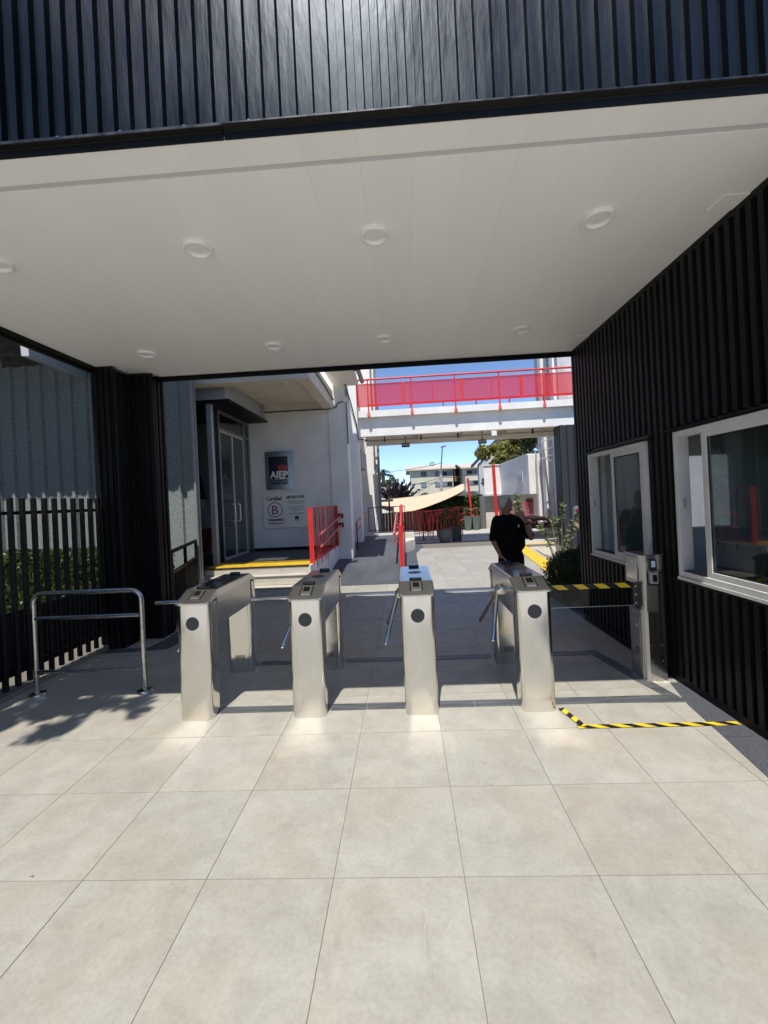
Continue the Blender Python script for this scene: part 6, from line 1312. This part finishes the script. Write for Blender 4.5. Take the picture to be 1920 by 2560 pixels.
def man():
    X, Y = 1.455, 5.95
    t = thing('person', (X, Y, 0), 'man in black shirt and trousers standing beyond the rightmost turnstile, hand at chin', 'person')
    b = MB()
    # head turned to the viewer's right: +x is forward for the face, slightly towards the camera
    hx, hy, hz = X-0.045, Y-0.02, 1.60
    b.ball((hx-0.005, hy, hz+0.012), 0.094, 0.076, 0.103, 20, 14)                      # skull
    b.ball((hx+0.035, hy-0.004, hz-0.048), 0.058, 0.056, 0.062, 16, 10)                # face and jaw
    b.ball((hx+0.058, hy-0.004, hz-0.090), 0.026, 0.026, 0.020, 12, 8)                 # chin
    b.ball((hx+0.078, hy-0.005, hz+0.018), 0.018, 0.048, 0.014, 12, 8)                 # brow
    b.tube([(hx+0.082, hy-0.006, hz+0.008), (hx+0.102, hy-0.006, hz-0.026), (hx+0.088, hy-0.006, hz-0.036)], 0.011, 8, radii=[0.008, 0.013, 0.010])   # nose
    b.ball((hx+0.084, hy-0.005, hz-0.058), 0.013, 0.024, 0.007, 10, 6); b.ball((hx+0.081, hy-0.005, hz-0.069), 0.012, 0.021, 0.007, 10, 6)   # lips
    for s in (-1, 1): b.ball((hx-0.005, hy+s*0.078, hz-0.012), 0.018, 0.010, 0.030, 10, 8)    # ears
    chain(b, [(hx-0.012, hy+0.004, hz-0.05), (X-0.035, Y+0.008, 1.455), (X-0.03, Y+0.01, 1.38)], [0.062, 0.058, 0.07])
    # viewer-left arm hanging
    sL = Vector((X-0.185, Y+0.01, 1.365)); eL = Vector((X-0.235, Y+0.0, 1.10)); wL = Vector((X-0.165, Y-0.055, 0.905))
    chain(b, [sL, eL], [0.050, 0.040]); chain(b, [eL, eL.lerp(wL, 0.35), wL], [0.040, 0.039, 0.026])
    pm = Vector((X-0.140, Y-0.065, 0.862)); b.loft([[(wL.lerp(pm, u)+Vector((0.020*math.cos(a)*(1+u*0.7), 0.030*math.sin(a)*(1+u*0.4), 0))) for a in np.linspace(0, 2*PI, 12, endpoint=False)] for u in (0, 0.5, 1.0, 1.35)])
    fingers(b, (X-0.120, Y-0.068, 0.84), (0.35, 0.0, -0.9), (0, 1, 0.0), -1, (0.7, 0.1, -0.2), 0.07, 0.0085)
    # viewer-right arm bent up, hand under the chin
    sR = Vector((X+0.165, Y+0.0, 1.365)); eR = Vector((X+0.262, Y-0.09, 1.125)); wR = Vector((X+0.185, Y-0.17, 1.345))
    chain(b, [sR, eR], [0.050, 0.043]); chain(b, [eR, eR.lerp(wR, 0.4), wR], [0.045, 0.043, 0.028])
    pm = Vector((X+0.135, Y-0.155, 1.425)); b.loft([[(wR.lerp(pm, u)+Vector((0.030*math.cos(a)*(1+0.2*u), 0.022*math.sin(a), 0.010*math.cos(a)))) for a in np.linspace(0, 2*PI, 12, endpoint=False)] for u in (0, 0.5, 1.0)]); b.ball(pm, 0.040, 0.026, 0.042, 12, 8)
    fingers(b, pm+Vector((-0.02, 0.0, 0.02)), (-0.75, 0.45, 0.35), (0.25, 0.1, 0.9), 1, (-0.3, 0.9, -0.1), 0.068, 0.009)
    # torso core and legs so the body is one figure
    ell_loft(b, [(X, Y, 0.82, 0.15, 0.10), (X, Y, 1.0, 0.145, 0.10), (X, Y, 1.2, 0.17, 0.11), (X-0.005, Y, 1.36, 0.165, 0.09), (X-0.02, Y, 1.42, 0.09, 0.07)])
    for s in (-1, 1): chain(b, [(X+s*0.085, Y, 0.86), (X+s*0.10, Y-0.005, 0.48), (X+s*0.11, Y+0.02, 0.09)], [0.078, 0.053, 0.036])
    organic(b.build('body', 'skin', t), 0.0055, 3)
    s_ = MB()    # shirt
    ell_loft(s_, [(X+0.0, Y, 0.945, 0.165, 0.125), (X+0.0, Y, 0.985, 0.195, 0.15), (X+0.0, Y, 1.04, 0.208, 0.158), (X-0.005, Y, 1.16, 0.205, 0.148), (X-0.01, Y, 1.28, 0.208, 0.135), (X-0.012, Y, 1.355, 0.198, 0.115), (X-0.018, Y, 1.41, 0.145, 0.09), (X-0.026, Y, 1.445, 0.082, 0.072)], 26)
    chain(s_, [sL+Vector((0.02, 0, 0.0)), sL.lerp(eL, 0.5), sL.lerp(eL, 0.90)], [0.078, 0.070, 0.060]); chain(s_, [sR-Vector((0.02, 0, 0)), sR.lerp(eR, 0.45), sR.lerp(eR, 0.85)], [0.078, 0.072, 0.064])
    s_.tube([(X-0.095, Y-0.045, 1.435), (X-0.075, Y-0.085, 1.415), (X-0.03, Y-0.108, 1.375)], 0.02, 8, radii=[0.022, 0.022, 0.010]); s_.tube([(X+0.035, Y-0.035, 1.435), (X+0.020, Y-0.085, 1.415), (X-0.015, Y-0.108, 1.375)], 0.02, 8, radii=[0.022, 0.022, 0.010])
    s_.tube([(X-0.10, Y+0.0, 1.435), (X-0.03, Y+0.065, 1.455), (X+0.04, Y+0.0, 1.435)], 0.022, 8)
    o = organic(s_.build('shirt', 'black_cloth', t), 0.009, 5); cl = bpy.data.textures.new('folds', 'CLOUDS'); cl.noise_scale = 0.11; md = o.modifiers.new('folds', 'DISPLACE'); md.texture = cl; md.strength = 0.022; md.mid_level = 0.5; md.texture_coords = 'LOCAL'
    tr = MB(); ell_loft(tr, [(X, Y, 0.80, 0.165, 0.118), (X, Y, 0.90, 0.163, 0.118), (X, Y, 0.975, 0.150, 0.110), (X, Y, 1.0, 0.148, 0.108)])
    for s in (-1, 1): chain(tr, [(X+s*0.082, Y, 0.86), (X+s*0.095, Y-0.005, 0.48), (X+s*0.105, Y+0.01, 0.08)], [0.098, 0.078, 0.066])
    o = organic(tr.build('trousers', 'black_cloth', t), 0.010, 4); md = o.modifiers.new('folds', 'DISPLACE'); md.texture = cl; md.strength = 0.014; md.texture_coords = 'LOCAL'
    for s in (-1, 1):
        q = MB(); q.ball((X+s*0.11, Y-0.05, 0.045), 0.048, 0.13, 0.045, 14, 8); q.box(X+s*0.11-0.042, X+s*0.11+0.042, Y-0.165, Y+0.06, 0.0, 0.018); organic(q.build('shoe', 'black_plastic', t), 0.008, 3)
    MB().tube([(X+0.150*math.cos(a), Y+0.112*math.sin(a), 0.992) for a in np.linspace(0, 2*PI, 25)], 0.012, 8).build('belt', 'black_plastic', t)
    h = MB(); h.ball((hx-0.030, hy, hz+0.036), 0.088, 0.083, 0.088, 22, 14); h.ball((hx-0.056, hy, hz-0.02), 0.056, 0.068, 0.062, 16, 10); h.ball((hx+0.040, hy-0.002, hz+0.088), 0.045, 0.058, 0.026, 14, 8)
    for s in (-1, 1): h.ball((hx-0.034, hy+s*0.062, hz+0.002), 0.026, 0.018, 0.045, 10, 8)
    o = organic(h.build('hair', 'grey_hair', t), 0.006, 2)
    for s in (-1, 1): MB().ball((hx+0.078, hy-0.006+s*0.029, hz+0.002), 0.010, 0.011, 0.007, 10, 6).build('eye', 'sign_white', t); MB().ball((hx+0.0865, hy-0.006+s*0.029, hz+0.002), 0.003, 0.005, 0.005, 8, 5).build('iris', 'black_plastic', t); MB().tube([(hx+0.090, hy-0.006+s*0.014, hz+0.018), (hx+0.090, hy-0.006+s*0.042, hz+0.020)], 0.0045, 6).build('eyebrow', 'grey_hair', t)
    wt = wR+Vector((0.012, 0.0, -0.012)); dd = (wR-eR).normalized(); MB().tube([wt-dd*0.011, wt+dd*0.011], 0.034, 18).build('watch', 'black_plastic', t)
    MB().tube([(X-0.012, Y-0.112, 1.37), (X-0.005, Y-0.150, 1.25), (X-0.002, Y-0.160, 1.10), (X, Y-0.152, 1.0)], 0.006, 6).build('placket', 'black_cloth', t)
    MB().box(X+0.082, X+0.094, Y-0.152, Y-0.146, 1.275, 1.31).build('badge', 'sign_white', t)
    MB().tube([(X-0.105, Y-0.08, 0.86), (X-0.085, Y-0.10, 0.80)], 0.006, 8).build('pen', 'sign_white', t)
    MB().box(X+0.02, X+0.07, Y-0.122, Y-0.117, 0.985, 1.003).build('belt_buckle', 'pole_grey', t)
man()
for k_, (px_, py_) in enumerate(((75, 2192),)):
    c = atz(px_, py_, 0.001); tg = MB().tube([c, c+Vector((0.012, 0.004, 0.003)), c+Vector((0.02, -0.004, 0.001))], 0.0016, 5); tag(tg.build('twig', 'bark'), ('tiny curled leaf stalk on the pale tiles at lower left', 'tiny dark twig on the tiles left of centre', 'small dark crumb on the tiles near the lower joint', 'tiny speck of bark on the tiles at lower right')[k_], 'twig')
def second_person():
    X, Y = 3.52, 8.35
    t = thing('person', (X, Y, 0), 'person in grey shirt and blue jeans half hidden behind the booth corner', 'person')
    b = MB(); b.ball((X, Y, 1.62), 0.080, 0.095, 0.115, 18, 12); b.ball((X, Y-0.09, 1.59), 0.014, 0.02, 0.02, 8, 6); chain(b, [(X, Y, 1.55), (X, Y, 1.42)], [0.055, 0.06])
    ell_loft(b, [(X, Y, 0.85, 0.15, 0.10), (X, Y, 1.2, 0.16, 0.10), (X, Y, 1.40, 0.15, 0.08)])
    for s in (-1, 1):
        sh_, el, wr = Vector((X+s*0.18, Y, 1.38)), Vector((X+s*0.20, Y-0.02, 1.08)), Vector((X+s*0.22 if s < 0 else X+0.2, Y-0.22, 1.02))
        chain(b, [sh_, el], [0.048, 0.038]); chain(b, [el, wr], [0.038, 0.026]); b.ball(wr+Vector((0, -0.05, 0)), 0.022, 0.045, 0.035, 10, 8); fingers(b, wr+Vector((0, -0.08, 0)), (0, -1, -0.2), (1, 0, 0), -s, (0, -0.3, -1), 0.07, 0.0085)
        chain(b, [(X+s*0.09, Y, 0.86), (X+s*0.10, Y, 0.48), (X+s*0.11, Y, 0.09)], [0.075, 0.052, 0.036])
    organic(b.build('body', 'skin', t), 0.009, 3)
    q = MB(); ell_loft(q, [(X, Y, 0.93, 0.18, 0.13), (X, Y, 1.05, 0.20, 0.14), (X, Y, 1.3, 0.20, 0.125), (X, Y, 1.40, 0.15, 0.09), (X, Y, 1.45, 0.075, 0.07)])
    for s in (-1, 1): chain(q, [(X+s*0.17, Y, 1.37), (X+s*0.195, Y-0.01, 1.18)], [0.07, 0.062])
    organic(q.build('shirt', 'grey_cloth', t), 0.010, 4)
    q = MB(); ell_loft(q, [(X, Y, 0.82, 0.17, 0.12), (X, Y, 0.96, 0.155, 0.112)])
    for s in (-1, 1): chain(q, [(X+s*0.085, Y, 0.86), (X+s*0.095, Y, 0.48), (X+s*0.105, Y, 0.09)], [0.095, 0.074, 0.062])
    organic(q.build('jeans', 'jeans', t), 0.010, 4)
    h = MB(); h.ball((X, Y+0.015, 1.66), 0.088, 0.10, 0.09, 16, 10); organic(h.build('hair', 'black_cloth', t), 0.009, 2)
    for s in (-1, 1): q = MB(); q.ball((X+s*0.11, Y-0.05, 0.045), 0.048, 0.13, 0.045, 12, 8); q.build('shoe', 'black_plastic', t)
second_person()
